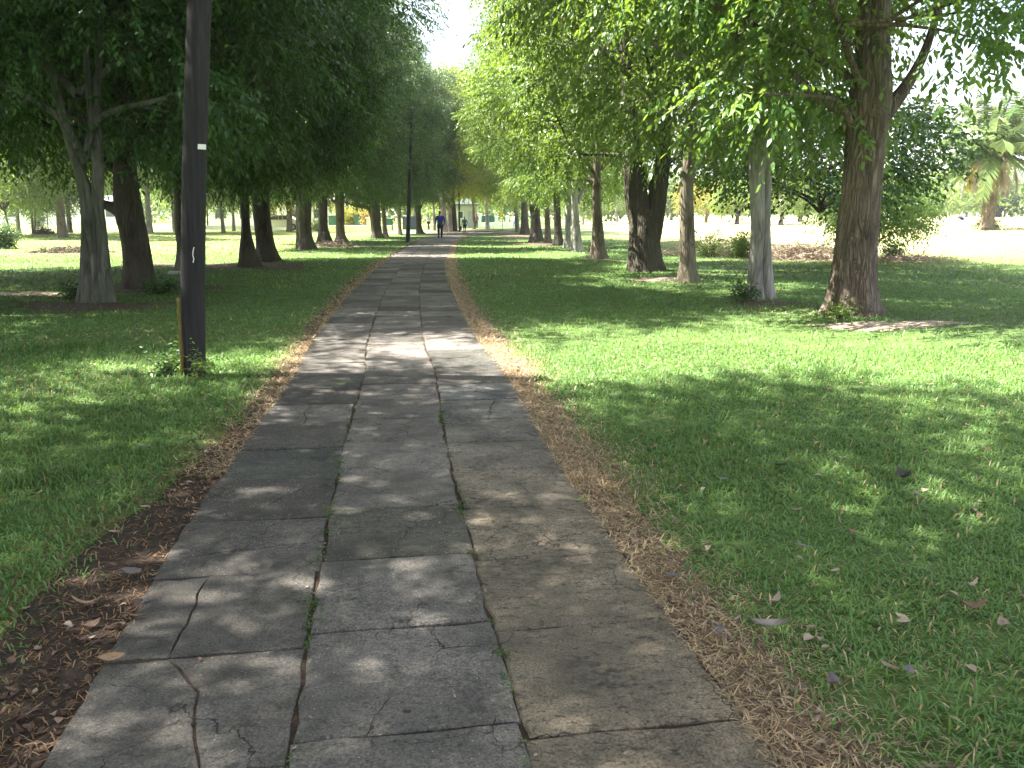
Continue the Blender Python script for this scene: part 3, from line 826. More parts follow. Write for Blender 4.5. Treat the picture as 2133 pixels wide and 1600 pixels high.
R_rest = [  # px, py, base width, top px at y 380, top width, bark, variant, scale, label
    (1248, 539, 30, 1243, 18, 'bark_mid', V_B, 0.95, 'lone mottled grey brown trunk standing left of the dark forked tree'),
    (1203, 524, 24, 1197, 15, 'bark_pale', V_C, 0.85, 'pale blue grey leaning trunk with a broken root, right one of a pale pair'),
    (1182, 516, 15, 1184, 13, 'bark_pale', V_B, 0.8, 'pale grey trunk touching the left side of the pale leaning trunk'),
    (1163, 512, 20, 1160, 15, 'bark_dark', V_A, 0.86, 'dark brown trunk next to the pale pair in the right row'),
    (1141, 507, 13, 1140, 9, 'bark_mid', V_C, 0.8, 'thin reddish brown trunk between two dark trunks of the right row'),
    (1117, 504, 26, 1114, 22, 'bark_dark', V_B, 0.88, 'broad dark trunk where the right row bunches together'),
    (1093, 489, 18, 1092, 15, 'bark_dark', V_A, 0.82, 'upright dark brown trunk near the far end of the right row'),
    (1078, 484, 9, 1072, 7, 'bark_mid', V_C, 0.9, 'farthest thin trunk leaning left at the end of the right row'),
]
for k, (px, py, w, tx, tw, bk, va, sc, lab) in enumerate(R_rest):
    b = at(px, py)
    s1 = px_stem(b, [(px, py, w), (px * 0.6 + tx * 0.4, py - 40, w * 0.78), (tx, 420, tw), (tx, 380, tw * 0.95)], go_up(5.5 + k * 0.2, 0.1))
    tree('avenue_tree', lab, 'tree', b, va, [s1], bk, G_R, sxy=sc, sz=max(sc, 0.92), rot=k * 1.3 + 0.3, n=26, step=0.14, flare=0.7, seed=30 + k, rough=0.08, lobes=4 + k % 3)

# --- left row, near to far
b = at(203, 630)
s1 = px_stem(b, [(190, 630, 50), (189, 580, 38), (188, 500, 35), (183, 430, 32), (170, 370, 24), (150, 310, 20), (125, 220, 17), (98, 120, 13)], go_up(3.0, -0.6, 0.03))
s2 = px_stem(b, [(222, 630, 36), (217, 560, 25), (209, 480, 24), (203, 430, 24), (203, 340, 19), (190, 240, 15), (182, 150, 13)], go_up(4, 0.1))
s3 = [s2[3]] + px_stem(b, [(200, 630, 9), (206, 330, 18), (202, 200, 16), (207, 100, 14)], go_up(4, 0.5))[1:]
def keepL1(c):
    d = np.array([-b.x, -b.y]); d /= np.linalg.norm(d)
    return not (c[0] * d[0] + c[1] * d[1] > -0.3 and -1.3 < -(c[0] * -d[1] + c[1] * d[0]) < 0.55 and c[2] < 5.4)
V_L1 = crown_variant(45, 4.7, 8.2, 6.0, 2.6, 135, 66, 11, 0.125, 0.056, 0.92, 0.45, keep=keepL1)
tree('avenue_tree', 'nearest left tree with several grey mottled stems fused at the base', 'tree', b, V_L1, [s1, s2, s3], 'bark_grey', G_L,
     sxy=1.0, sz=1.0, rot=0.0, off=(0, 0.0, 0.2), n=40, step=0.08, flare=0.42, seed=51, rough=0.06, lobes=5, fl_h=0.2)
b = at(288, 600)
s1 = px_stem(b, [(289, 600, 62), (287, 550, 55), (279, 490, 54), (268, 440, 58), (261, 390, 52), (259, 330, 46), (262, 250, 42)], go_up(5.5, 0.3))
s2 = [s1[3]] + px_stem(b, [(288, 600, 9), (235, 432, 24), (205, 420, 16), (170, 390, 11)])[1:]
tree('avenue_tree', 'stout dark trunk leaning left with a side limb, behind the fused grey stems', 'tree', b, V_D, [s1, s2], 'bark_dark', G_L,
     sxy=0.95, sz=1.0, rot=2.0, n=36, step=0.1, flare=0.45, seed=52, rough=0.05)
L_rest = [  # px, py, base width, mid px at 470, top px at 400, top width, bark, variant, scale, label
    (392, 560, 44, 388, 384, 42, 'bark_dark', V_E, 1.0, 'dark trunk mostly hidden behind the near wooden pole'),
    (519, 556, 38, 512, 508, 19, 'bark_dark', V_E, 0.76, 'slim dark trunk with a bump, just left of the thick straight trunk'),
    (556, 545, 48, 548, 541, 36, 'bark_dark', V_D, 0.84, 'thick straight greenish dark trunk, second to the right of the near pole'),
    (639, 520, 32, 634, 634, 26, 'bark_dark', V_D, 0.86, 'wide dark double trunk in the middle of the left row'),
    (676, 508, 26, 672, 672, 17, 'bark_dark', V_E, 0.84, 'dark trunk with spread roots between the double trunk and the curved trunk'),
    (711, 504, 22, 708, 707, 18, 'bark_mid', V_D, 0.86, 'curved brown trunk left of the tree with the long side branch'),
    (787, 497, 24, 783, 780, 19, 'bark_dark', V_D, 0.74, 'dark trunk with a long branch reaching left'),
    (804, 495, 12, 800, 797, 8, 'bark_mid', V_E, 0.74, 'thin light edged trunk touching the tree with the long branch'),
    (834, 489, 10, 832, 831, 8, 'bark_mid', V_D, 0.74, 'thin dark trunk just left of the far pole'),
    (876, 487, 16, 872, 870, 12, 'bark_dark', V_D, 0.74, 'last dark trunk of the left row, right of the far pole'),
]
for k, (px, py, w, mx, tx, tw, bk, va, sc, lab) in enumerate(L_rest):
    b = at(px, py)
    s1 = px_stem(b, [(px, py, w), (px * 0.5 + mx * 0.5, py * 0.5 + 235, w * 0.78), (mx, 470 if py > 485 + 20 else 462, tw), (tx, 400, tw * 0.97)], go_up(6.0, 0.1))
    st = [s1]
    if px == 787:
        st.append([s1[2]] + px_stem(b, [(px, py, 9), (768, 434, 9), (742, 428, 7), (715, 420, 4)])[1:])
    if px == 639:
        st.append(px_stem(b, [(627, 520, 18), (624, 480, 13), (622, 430, 12), (618, 390, 11)], go_up(4, -0.6)))
    tree('avenue_tree', lab, 'tree', b, va, st, bk, G_L, sxy=sc, sz=max(sc, 0.94), rot=k * 1.7 + 0.5, n=28, step=0.14, flare=0.75, seed=60 + k, rough=0.08, lobes=4 + k % 3)
# trees whose trunks stand just outside the picture on the left; their boughs and shade come into it
for k, (x, y, va, sc, z0) in enumerate([(-7.0, 4.5, V_T, 0.88, 1.4), (-6.0, -3.2, V_T, 1.05, 1.2), (-14.5, 12.5, V_E, 1.0, 0.2), (-16.5, 21, V_D, 1.0, 0.2), (-15, 3, V_T, 1.0, 0.5), (5.2, 2.2, V_U, 1.15, 1.2)]):
    s1 = [(0, 0, -0.1, 0.34), (0.05, 0, 1.5, 0.28), (0, 0.1, 4, 0.25), (0.1, 0, 10, 0.08)]
    tree('avenue_tree', ['leafy boughs of the tree standing just outside the left edge, over the near grass', 'tree behind the viewpoint on the left shading the near path',
                         'low dark boughs hanging at the left edge beside the fused grey stems', 'dark crown beyond the fused stems at the left edge',
                         'tree out of view on the left shading the near lawn', 'tree just out of view on the right shading the near grass'][k], 'tree', (x, y, float(H(x, y))), va, [s1], 'bark_dark', G_L,
         sxy=sc, sz=sc if k else 0.9, rot=k * 2.1, off=(0, 0, z0), n=20, step=0.25, seed=80 + k)
# a tree on the lawn whose trunk hides behind the thick brown one
b = at_d(1768, 24)
tree('lawn_tree', 'low spreading dark tree on the lawn behind the thick rough brown trunk', 'tree', b, V_G,
     [[(0, 0, -0.1, 0.3), (0, 0, 1.5, 0.25), (0.1, 0, 4, 0.2), (0, 0, 6, 0.07)]], 'bark_dark', None, sxy=1.02, sz=0.78, rot=2.9, off=(-0.8, 0, 0.75), seed=90)
# light green small tree behind it
b = at_d(1828, 28)
V_L = crown_variant(44, 1.5, 1.6, 1.25, 0.35, 44, 28, 10, 0.11, 0.05, 0.55, 0.35, mat='leaf_pale')
tree('lawn_tree', 'low bright green bushy tree peeping out right of the thick rough brown trunk', 'tree', b, V_L,
     [[(0, 0, -0.1, 0.10), (0, 0, 1.0, 0.08), (0.1, 0, 2.6, 0.03)]], 'bark_mid', None, seed=91)

# ------------------------------------------------------------------ trees far off
G_F = 'park trees beyond the left row'
far_left = [  # px, py, w, height scale..., variant, bark, label
    (130, 493, 18, V_P, 1.05, 'bark_mid', 'big pale edged trunk left of the fused grey stems, out on the bright lawn'),
    (146, 485, 10, V_P, 1.0, 'bark_dark', 'dark trunk half hidden behind the big pale edged trunk at the left'),
    (40, 491, 8, V_P, 0.85, 'bark_pale', 'pale slender trunk near the left edge of the bright lawn'),
    (24, 496, 3.5, V_S, 1.0, 'bark_dark', 'thin dark leaning stem nearest the left edge'),
    (69, 488, 5, V_S, 1.1, 'bark_mid', 'small twin stemmed tree right of the pale slender trunk'),
    (101, 487, 2.5, V_S, 0.8, 'bark_mid', 'sapling just right of the dark heap on the left lawn'),
    (312, 486, 13, V_P, 1.0, 'bark_pale', 'pale trunk between the leaning dark tree and the near pole'),
    (362, 483, 7, V_P, 0.9, 'bark_pale', 'slender pale trunk left of the near pole'),
    (466, 486, 8, V_S, 1.25, 'bark_mid', 'small leaning tree right of the near pole on the sunny lawn'),
    (487, 481, 7, V_S, 1.3, 'bark_mid', 'upright small tree close behind the leaning one'),
    (433, 477, 4, V_S, 1.2, 'bark_dark', 'open thin branched tree beside the near pole'),
    (602, 483, 10, V_Y, 1.25, 'bark_mid', 'fork stemmed tree with yellow green leaves between thick dark trunks'),
]
for k, (px, py, w, va, sc, bk, lab) in enumerate(far_left):
    b = at(px, py); r = max(w, 2) * mpp(b.y) / 2; hh = 2.2 if va is not V_P else 4.5
    ln = (-0.3 if px in (24,) else -0.15 if px in (466,) else 0.05)
    s1 = [(0, 0, -0.1, r), (ln * 0.5, 0, hh * 0.5 * sc, r * 0.8), (ln, 0, hh * sc, r * 0.7), (ln, 0, hh * sc * 1.5, r * 0.2)]
    st = [s1]
    if px in (602, 69): st.append([(0.1, 0, -0.1, r * 0.8), (0.25, 0, hh * 0.5 * sc, r * 0.6), (0.5, 0, hh * sc * 1.2, r * 0.4)])
    tree('park_tree', lab, 'tree', b, va, st, bk, G_F, sxy=sc, sz=sc * 1.1, rot=k * 1.9, off=(ln, 0, 0.4), n=14, step=0.25, flare=0.4, seed=100 + k)

G_O = 'small trees dotted over the open lawn on the right'
far_right = [
    (1398, 458, 6, V_G, 1.0, 'bark_mid', 'dark green small tree between the dark forked trunk and the slim brown trunk'),
    (1470, 460, 7, V_Y, 1.0, 'bark_mid', 'yellowish fork stemmed tree right of the slim brown trunk'),
    (1502, 457, 2.5, V_S, 0.55, 'bark_mid', 'sapling between the yellowish tree and the low forked tree'),
    (1534, 467, 8, V_S, 0.85, 'bark_dark', 'low forked pale green tree just left of the pale grey split trunk'),
    (1626, 467, 9, V_S, 1.0, 'bark_pale', 'pale stemmed small tree right of the pale grey split trunk'),
    (1666, 461, 9, V_G, 1.05, 'bark_dark', 'dark stemmed bright green tree left of the thick rough brown trunk'),
    (1681, 463, 3, V_S, 0.7, 'bark_pale', 'pale thin sapling in front of the dark stemmed bright green tree'),
    (1932, 447, 10, V_S, 1.0, 'bark_dark', 'dark stemmed tree beside the white slab on the right lawn'),
    (1968, 449, 9, V_G, 1.05, 'bark_dark', 'short dark trunk left of the seated person'),
    (2012, 444, 7, V_S, 1.0, 'bark_dark', 'small dark tree behind the white post'),
    (2080, 446, 12, V_G, 1.35, 'bark_dark', 'broad dark tree behind the palm'),
    (2093, 440, 4, V_S, 0.9, 'bark_pale', 'slim pale stem right of the palm'),
    (2108, 437, 6, V_G, 1.0, 'bark_dark', 'dark tree at the right edge beyond the palm'),
    (1214, 468, 5, V_S, 1.1, 'bark_pale', 'pale stem between the pale leaning trunk and the mottled trunk'),
    (1285, 463, 5, V_P, 0.7, 'bark_pale', 'pale slender tree just left of the dark forked trunk'),
    (1272, 461, 3, V_S, 1.0, 'bark_mid', 'thin stem far behind, right of the mottled grey brown trunk'),
]
for k, (px, py, w, va, sc, bk, lab) in enumerate(far_right):
    b = at(px, py); r = w * mpp(b.y) / 2
    s1 = [(0, 0, -0.1, r), (0.05, 0, 0.9 * sc, r * 0.85), (-0.15, 0, 2.0 * sc, r * 0.6), (-0.2, 0, 3.2 * sc, r * 0.2)]
    st = [s1]
    if px in (1470, 1534, 1666): st.append([(0, 0, 0.25, r * 0.7), (0.3 * sc, 0, 1.2 * sc, r * 0.6), (0.7 * sc, 0, 2.2 * sc, r * 0.4)])
    tree('park_tree', lab, 'tree', b, va, st, bk, G_O, sxy=sc, sz=sc, rot=k * 2.3, off=(0, 0, 0), n=12, step=0.25, flare=0.4, seed=130 + k)

# far trees closing the view down the avenue
far_mid = [
    (926, 484, 14, V_Q, 1.25, 'bark_pale', 'pale thick trunk directly behind the walking person in blue'),
    (938, 482, 10, V_Q, 1.15, 'bark_pale', 'pale grey trunk right of the walking person in blue'),
    (948, 482, 11, V_Q, 1.2, 'bark_dark', 'dark trunk touching the thin black pole at the end of the path'),
    (988, 477, 6, V_Q, 1.1, 'bark_mid', 'slim grey trunk in front of the cream building'),
    (1016, 477, 8, V_Q, 1.15, 'bark_pale', 'whitish trunk between the gate pillars'),
    (906, 480, 6, V_Q, 1.0, 'bark_pale', 'leaning pale stem left of the walking person in blue'),
]
for k, (px, py, w, va, sc, bk, lab) in enumerate(far_mid):
    b = at(px, py); r = w * mpp(b.y) / 2
    tree('park_tree', lab, 'tree', b, va, [[(0, 0, -0.1, r), (-0.1, 0, 2, r * 0.85), (-0.25, 0, 5 * sc, r * 0.6), (-0.2, 0, 9 * sc, r * 0.2)]], bk,
         'tall trees closing the end of the avenue', sxy=sc, sz=1.15, rot=k * 1.2, off=(0, 0, 0.5), n=14, step=0.3, flare=0.3, seed=160 + k)
for k, (x, y, sc) in enumerate([(-13, 118, 1.3), (-6, 124, 1.05), (8, 120, 1.3)]):
    tree('park_tree', ['tall crown behind the far pole above the end of the path', 'tallest crown closing the view above the cream building',
                       'tall crown above the yellow sign beyond the right row'][k], 'tree', (x, y, float(H(x, y))), V_Q, [[(0, 0, -0.1, 0.3), (0, 0, 4, 0.25), (0, 0, 12, 0.08)]],
         'bark_mid', 'tall trees closing the end of the avenue', sxy=sc, sz=sc * 1.1, rot=k * 2.0, n=12, step=0.5, flare=0.3, seed=170 + k)

# the wood along the horizon: one far-off mass
def far_wood():
    r = np.random.default_rng(77)
    pos = []; tops = []
    for a in np.linspace(-1.05, 1.05, 420):
        d = r.uniform(150, 235); x = d * math.sin(a); y = d * math.cos(a)
        h = r.uniform(5, 10) if a > 0.12 else r.uniform(6, 13)
        w = r.uniform(2.5, 5)
        k = int(70 * h / 8)
        q = r.normal(0, 1, (k, 3)); q /= np.linalg.norm(q, axis=1)[:, None]; q *= (r.random(k) ** 0.35)[:, None]
        pos.append(np.array([x, y, float(H(x, y)) + h * 0.55]) + q * np.array([w, w, h * 0.5]))
    pos = np.concatenate(pos)
    V, F, t = leaf_cloud(pos, r.normal(0, 1, pos.shape), 5, 0.75, 0.5, r, 0.3, (1.0, 2.0))
    o = mobj('wood', np_mesh('wood', V, [F], M['leaf_pale'], False, {'tint': t})); tag(o, 'pale green belt of distant trees along the horizon', 'woodland', None, 'stuff')
far_wood()

# ------------------------------------------------------------------ shrubs, heaps, palm
def shrub(name, label, base, R, h, n, mat, seed, L=0.09, Wd=0.045, stems=7, group=None, cat='shrub'):
    r = np.random.default_rng(seed); root = empty(name, base, label, cat, group)
    mb = MB(); pos = []; dr = []
    for k in range(stems):
        a = r.uniform(0, 6.28); rr = R * r.uniform(0.15, 0.85); top = np.array([rr * math.cos(a), rr * math.sin(a), h * r.uniform(0.6, 1.0)])
        P = catmull([(0.1 * R * math.cos(a), 0.1 * R * math.sin(a), -0.03), (top[0] * 0.35, top[1] * 0.35, top[2] * 0.5), top], 7)
        mb.tube(P, np.linspace(0.012 + 0.008 * h, 0.004, 7), 5)
        m_ = n // stems
        t = r.uniform(0.15, 1.0, m_); p = np.stack([np.interp(t, np.linspace(0, 1, 7), P[:, i]) for i in range(3)], 1)
        p += r.normal(0, 0.16 * R, p.shape) * np.array([1, 1, 0.7]); p[:, 2] = np.abs(p[:, 2])
        pos.append(p); d = r.normal(0, 1, p.shape) + np.array([math.cos(a), math.sin(a), 0.5]); dr.append(d)
    V, F, t = leaf_cloud(np.concatenate(pos), np.concatenate(dr), 7, L, Wd, r, 0.2, (2.5 * L, 4.5 * L))
    V[:, 2] = np.maximum(V[:, 2], 0.01)
    mb.build('stem', M['twig'], root, True)
    mobj('foliage', np_mesh('foliage', V, [F], M[mat], False, {'tint': t}), root)
    return root

shrub('shrub', 'airy weedy shrub with tall stalks between the slim brown and pale grey trunks', at(1478, 537), 0.75, 0.95, 160, 'leaf_pale', 1)
shrub('shrub', 'bright green rounded shrub touching the left side of the pale grey split trunk', at(1545, 540), 0.65, 0.85, 320, 'leaf_pale', 2)
shrub('shrub', 'dark green bush cut by the left edge of the photo', at(4, 519), 1.0, 1.1, 700, 'leaf', 3)
shrub('shrub', 'reddish dark shrub behind the dark heap on the left lawn', at(79, 477), 1.2, 2.2, 300, 'leaf', 4, 0.16, 0.08)
shrub('shrub', 'grey green clump at the foot of the low white wall, left of the rooted trunk', at(660, 482), 1.4, 0.9, 300, 'leaf_pale', 5, 0.15, 0.07)
shrub('shrub', 'dark round topped shrub standing before the low white wall', at(728, 478), 1.1, 1.9, 500, 'leaf', 6, 0.15, 0.08)
shrub('shrub', 'orange flowering shrub above the green wall panel', at_d(765, 86), 0.9, 2.2, 200, 'leaf_orange', 7, 0.16, 0.08)
shrub('shrub', 'yellow green tall shrub behind the green wall panel', at_d(735, 92), 2.6, 3.4, 500, 'leaf_yellow', 8, 0.2, 0.1)
shrub('shrub', 'spindly leafy shrub right behind the low dry brush, beside the thick rough trunk', at(1856, 540), 0.45, 0.55, 140, 'leaf', 9)
shrub('shrub', 'low sprawling greenery at the foot of the palm', at(2052, 478), 0.9, 0.3, 260, 'leaf_pale', 10, 0.12, 0.05)
shrub('weed', 'tall bright weed tuft at the foot of the near wooden pole', at(418, 790), 0.16, 0.22, 40, 'leaf_pale', 11, 0.05, 0.016, 6, None, 'weed')
shrub('weed', 'darker leafy weed left of the yellow guard on the near pole', at(352, 778), 0.22, 0.16, 50, 'leaf', 12, 0.06, 0.026, 6, None, 'weed')
shrub('weed', 'leafy weed at the left foot of the pale grey split trunk', at(1548, 628), 0.25, 0.3, 90, 'leaf', 13, 0.06, 0.03, 6, None, 'weed')
shrub('weed', 'small weed on the soil at the foot of the thick rough brown trunk', at(1748, 662), 0.3, 0.16, 70, 'leaf_pale', 14, 0.06, 0.02, 8, None, 'weed')
shrub('weed', 'low weeds around the base of the fused grey stems', at(165, 622), 0.35, 0.22, 90, 'leaf', 15, 0.06, 0.03, 7, None, 'weed')
shrub('weed', 'leafy weeds in the shade right of the stout leaning trunk', at(345, 610), 0.4, 0.22, 120, 'leaf', 16, 0.06, 0.03, 8, None, 'weed')
shrub('weed', 'small green weed sprouting beside the mottled grey brown trunk', at(1232, 538), 0.3, 0.4, 50, 'leaf', 17, 0.07, 0.03, 5, None, 'weed')

def heap(name, label, base, rx, ry, h, seed, mat, n=500, cat='brush heap', L=(0.2, 0.6), th=0.009):
    r = np.random.default_rng(seed); V = []; Q = []; n0 = 0
    for _ in range(n):
        a = r.uniform(0, 6.28); f = r.random() ** 0.5
        x, y = rx * f * math.cos(a), ry * f * math.sin(a); z = h * (1 - f * f) * r.random()
        d = r.normal(0, 1, 3) * np.array([1, 1, 0.45]); d /= np.linalg.norm(d); l = r.uniform(*L)
        p0 = np.array([x, y, max(z, 0.01)]); p1 = p0 + d * l; p1[2] = max(p1[2], 0.005)
        pm = (p0 + p1) / 2 + r.normal(0, 0.05, 3); pm[2] = max(pm[2], 0.01)
        v, q = tube_np(np.array([p0, pm, p1]), np.array([th, th * 0.8, th * 0.4]), 4)
        V.append(v); Q.append(q + n0); n0 += len(v)
    me = np_mesh(name, np.concatenate(V), [np.concatenate(Q)], M[mat], False, {'tint': np.repeat(r.random(n), 8)})
    o = mobj(name, me); o.location = base; tag(o, label, cat); return o
heap('dry_brush', 'low pile of pinkish dry brush on the lawn left of the thick rough trunk', at(1670, 540), 1.9, 0.6, 0.6, 1, 'straw', 1300)
heap('dry_brush', 'thin scatter of dry straw lying right of the thick rough trunk', at(1880, 545), 1.5, 0.5, 0.22, 2, 'straw', 420)
heap('dry_brush', 'mound of pale dry grass between the two lawn shrubs', at(1515, 535), 0.6, 0.4, 0.4, 3, 'straw', 260)
heap('dry_brush', 'pale low straw left of the slim brown trunk', at(1390, 532), 0.9, 0.4, 0.15, 4, 'straw', 160)
heap('brush_heap', 'dark dome of cut brush on the far left lawn', at(91, 488), 0.5, 0.5, 0.42, 5, 'brush', 500, 'brush heap', (0.2, 0.5), 0.02)
heap('brush_heap', 'dark rounded heap before the white gate post', at(762, 478), 0.75, 0.6, 0.6, 6, 'brush', 500, 'brush heap', (0.2, 0.6), 0.025)
heap('brush_heap', 'grey heap of twigs and clods at the foot of the spread rooted left trunk', at(696, 514), 0.9, 0.6, 0.3, 7, 'brush', 300, 'brush heap', (0.15, 0.5), 0.015)
heap('brush_heap', 'ridge of dark dug twigs lying on the soil at far left', at(150, 527), 1.8, 0.5, 0.3, 8, 'brush', 320, 'brush heap', (0.15, 0.5), 0.015)
# dead branch leaning out of the brush
b = at(1670, 538)
pts = []
for px, py in ((1665, 538), (1690, 516), (1706, 510), (1728, 500), (1748, 478)):
    d = b.y; pts.append(((px - 1066.5) * d * 1.005 / FPX, d, max(zat(py, d), float(H(b.x, d)) + 0.02)))
mb = MB(); mb.tube(catmull(pts, 14), np.linspace(0.035, 0.018, 14), 6)
mb.tube(catmull([pts[1], (pts[1][0] + 0.5, pts[1][1], pts[1][2] - 0.1), (pts[1][0] + 1.0, pts[1][1], pts[1][2] - 0.32)], 8), np.linspace(0.022, 0.012, 8), 5)
tag(mb.build('dead_branch', M['bark_pale'], None, True), 'bare crooked branch rising from the dry brush to the thick rough trunk', 'branch')

def palm():
    b = at_d(2058, 46)
    root = empty('palm_tree', b, 'stout palm with drooping dead fronds on the open lawn at right', 'palm')
    root.scale = (1.25, 1.25, 1.3)
    r = np.random.default_rng(9)
    # trunk with old leaf bases
    n = 22; m = 50; z = np.linspace(-0.1, 3.0, m); th = np.arange(n) / n * 2 * np.pi
    TH, ZZ = np.meshgrid(th, z)
    rad = 0.25 - 0.02 * ZZ / 3 + 0.045 * np.abs(np.sin(TH * 5.5 + ZZ * 9)) * (np.sin(ZZ * 22) * 0.5 + 0.5) + 0.05 * np.exp(-ZZ / 0.3)
    V = np.stack([rad * np.cos(TH) + 0.05 * ZZ / 3, rad * np.sin(TH), ZZ], -1).reshape(-1, 3)
    i = np.arange(m - 1)[:, None] * n; k = np.arange(n)[None]
    Q = np.stack([i + k, i + (k + 1) % n, i + n + (k + 1) % n, i + n + k], -1).reshape(-1, 4)
    mobj('trunk', np_mesh('trunk', V, [Q], M['bark_mid'], True), root)
    def frond(az, el, L, droop, mat, nm='frond', lw=0.5):
        t = np.linspace(0, 1, 26)
        hx = L * (t * math.cos(el)); zz = 2.95 + L * (t * math.sin(el)) - droop * L * t ** 2
        if droop > 0.9:
            hx = L * 0.42 * np.sin(np.clip(t * 1.7, 0, math.pi / 2)) ; zz = 2.95 + 0.25 * np.sin(t * 3.0) * (t < 0.6) - L * 0.8 * np.clip(t - 0.22, 0, 1) ** 1.15
        zz = np.maximum(zz, 0.7)
        P = np.stack([hx * math.cos(az), hx * math.sin(az), zz], 1)
        T = np.gradient(P, axis=0); T /= np.linalg.norm(T, axis=1)[:, None]
        sd = np.stack([-math.sin(az) + 0 * t, math.cos(az) + 0 * t, 0 * t], 1)
        VV = []; FF = []; nn = 0
        v, q = tube_np(P, np.linspace(0.03, 0.008, 26), 4); VV.append(v); nn = len(v)
        tt = np.repeat(np.linspace(0.1, 0.99, 60), 2); sg = np.tile([1, -1], 60)
        p = np.stack([np.interp(tt, t, P[:, c]) for c in range(3)], 1); tg = np.stack([np.interp(tt, t, T[:, c]) for c in range(3)], 1)
        s2 = np.stack([np.interp(tt, t, sd[:, c]) for c in range(3)], 1) * sg[:, None]
        l = lw * np.sin(np.clip(tt * 2.6 + 0.35, 0, math.pi)) ** 0.5 + 0.12
        dd = s2 * 0.75 + tg * 0.6 + np.array([0, 0, -0.55]) + r.normal(0, 0.13, p.shape); dd /= np.linalg.norm(dd, axis=1)[:, None]
        w = np.cross(dd, tg); w /= np.linalg.norm(w, axis=1)[:, None] + 1e-6
        a = p + w * 0.016; b2 = p - w * 0.016; c2 = p + dd * l[:, None] * 0.6 - w * 0.02; e2 = p + dd * l[:, None] * 0.6 + w * 0.02; tip = p + dd * l[:, None] + np.array([0, 0, -0.05])
        LV = np.stack([a, b2, c2, tip, e2], 1).reshape(-1, 3)
        F5 = np.arange(len(LV)).reshape(-1, 5) + nn; VV.append(LV)
        tint = np.concatenate([np.full(len(q), 0.5), np.clip(r.normal(0.5, 0.2, len(F5)), 0, 1)])
        mobj(nm, np_mesh(nm, np.concatenate(VV), [q, F5], M[mat], False, {'tint': tint}), root)
    for k in range(40):
        el = [1.3, 1.05, 0.8, 0.55, 0.3][k % 5] + r.normal(0, 0.08)
        frond(k * 2.399, el, r.uniform(2.9, 3.6), 0.25 + 0.35 * (1.25 - el), 'frond')
    for k in range(8):
        frond(k * 0.785 + 0.2, 0.0, r.uniform(2.5, 3.0), 0.6, 'frond', 'frond')
    for k in range(6):
        frond(k * 1.05 + 0.5, 0, r.uniform(2.0, 2.5), 1.0, 'frond_dead', 'dead_frond', 0.35)
    for a in (3.5, 4.6, 2.9):
        frond(a, 0, 2.0, 1.0, 'frond_yellow', 'yellow_frond', 0.4)
palm()

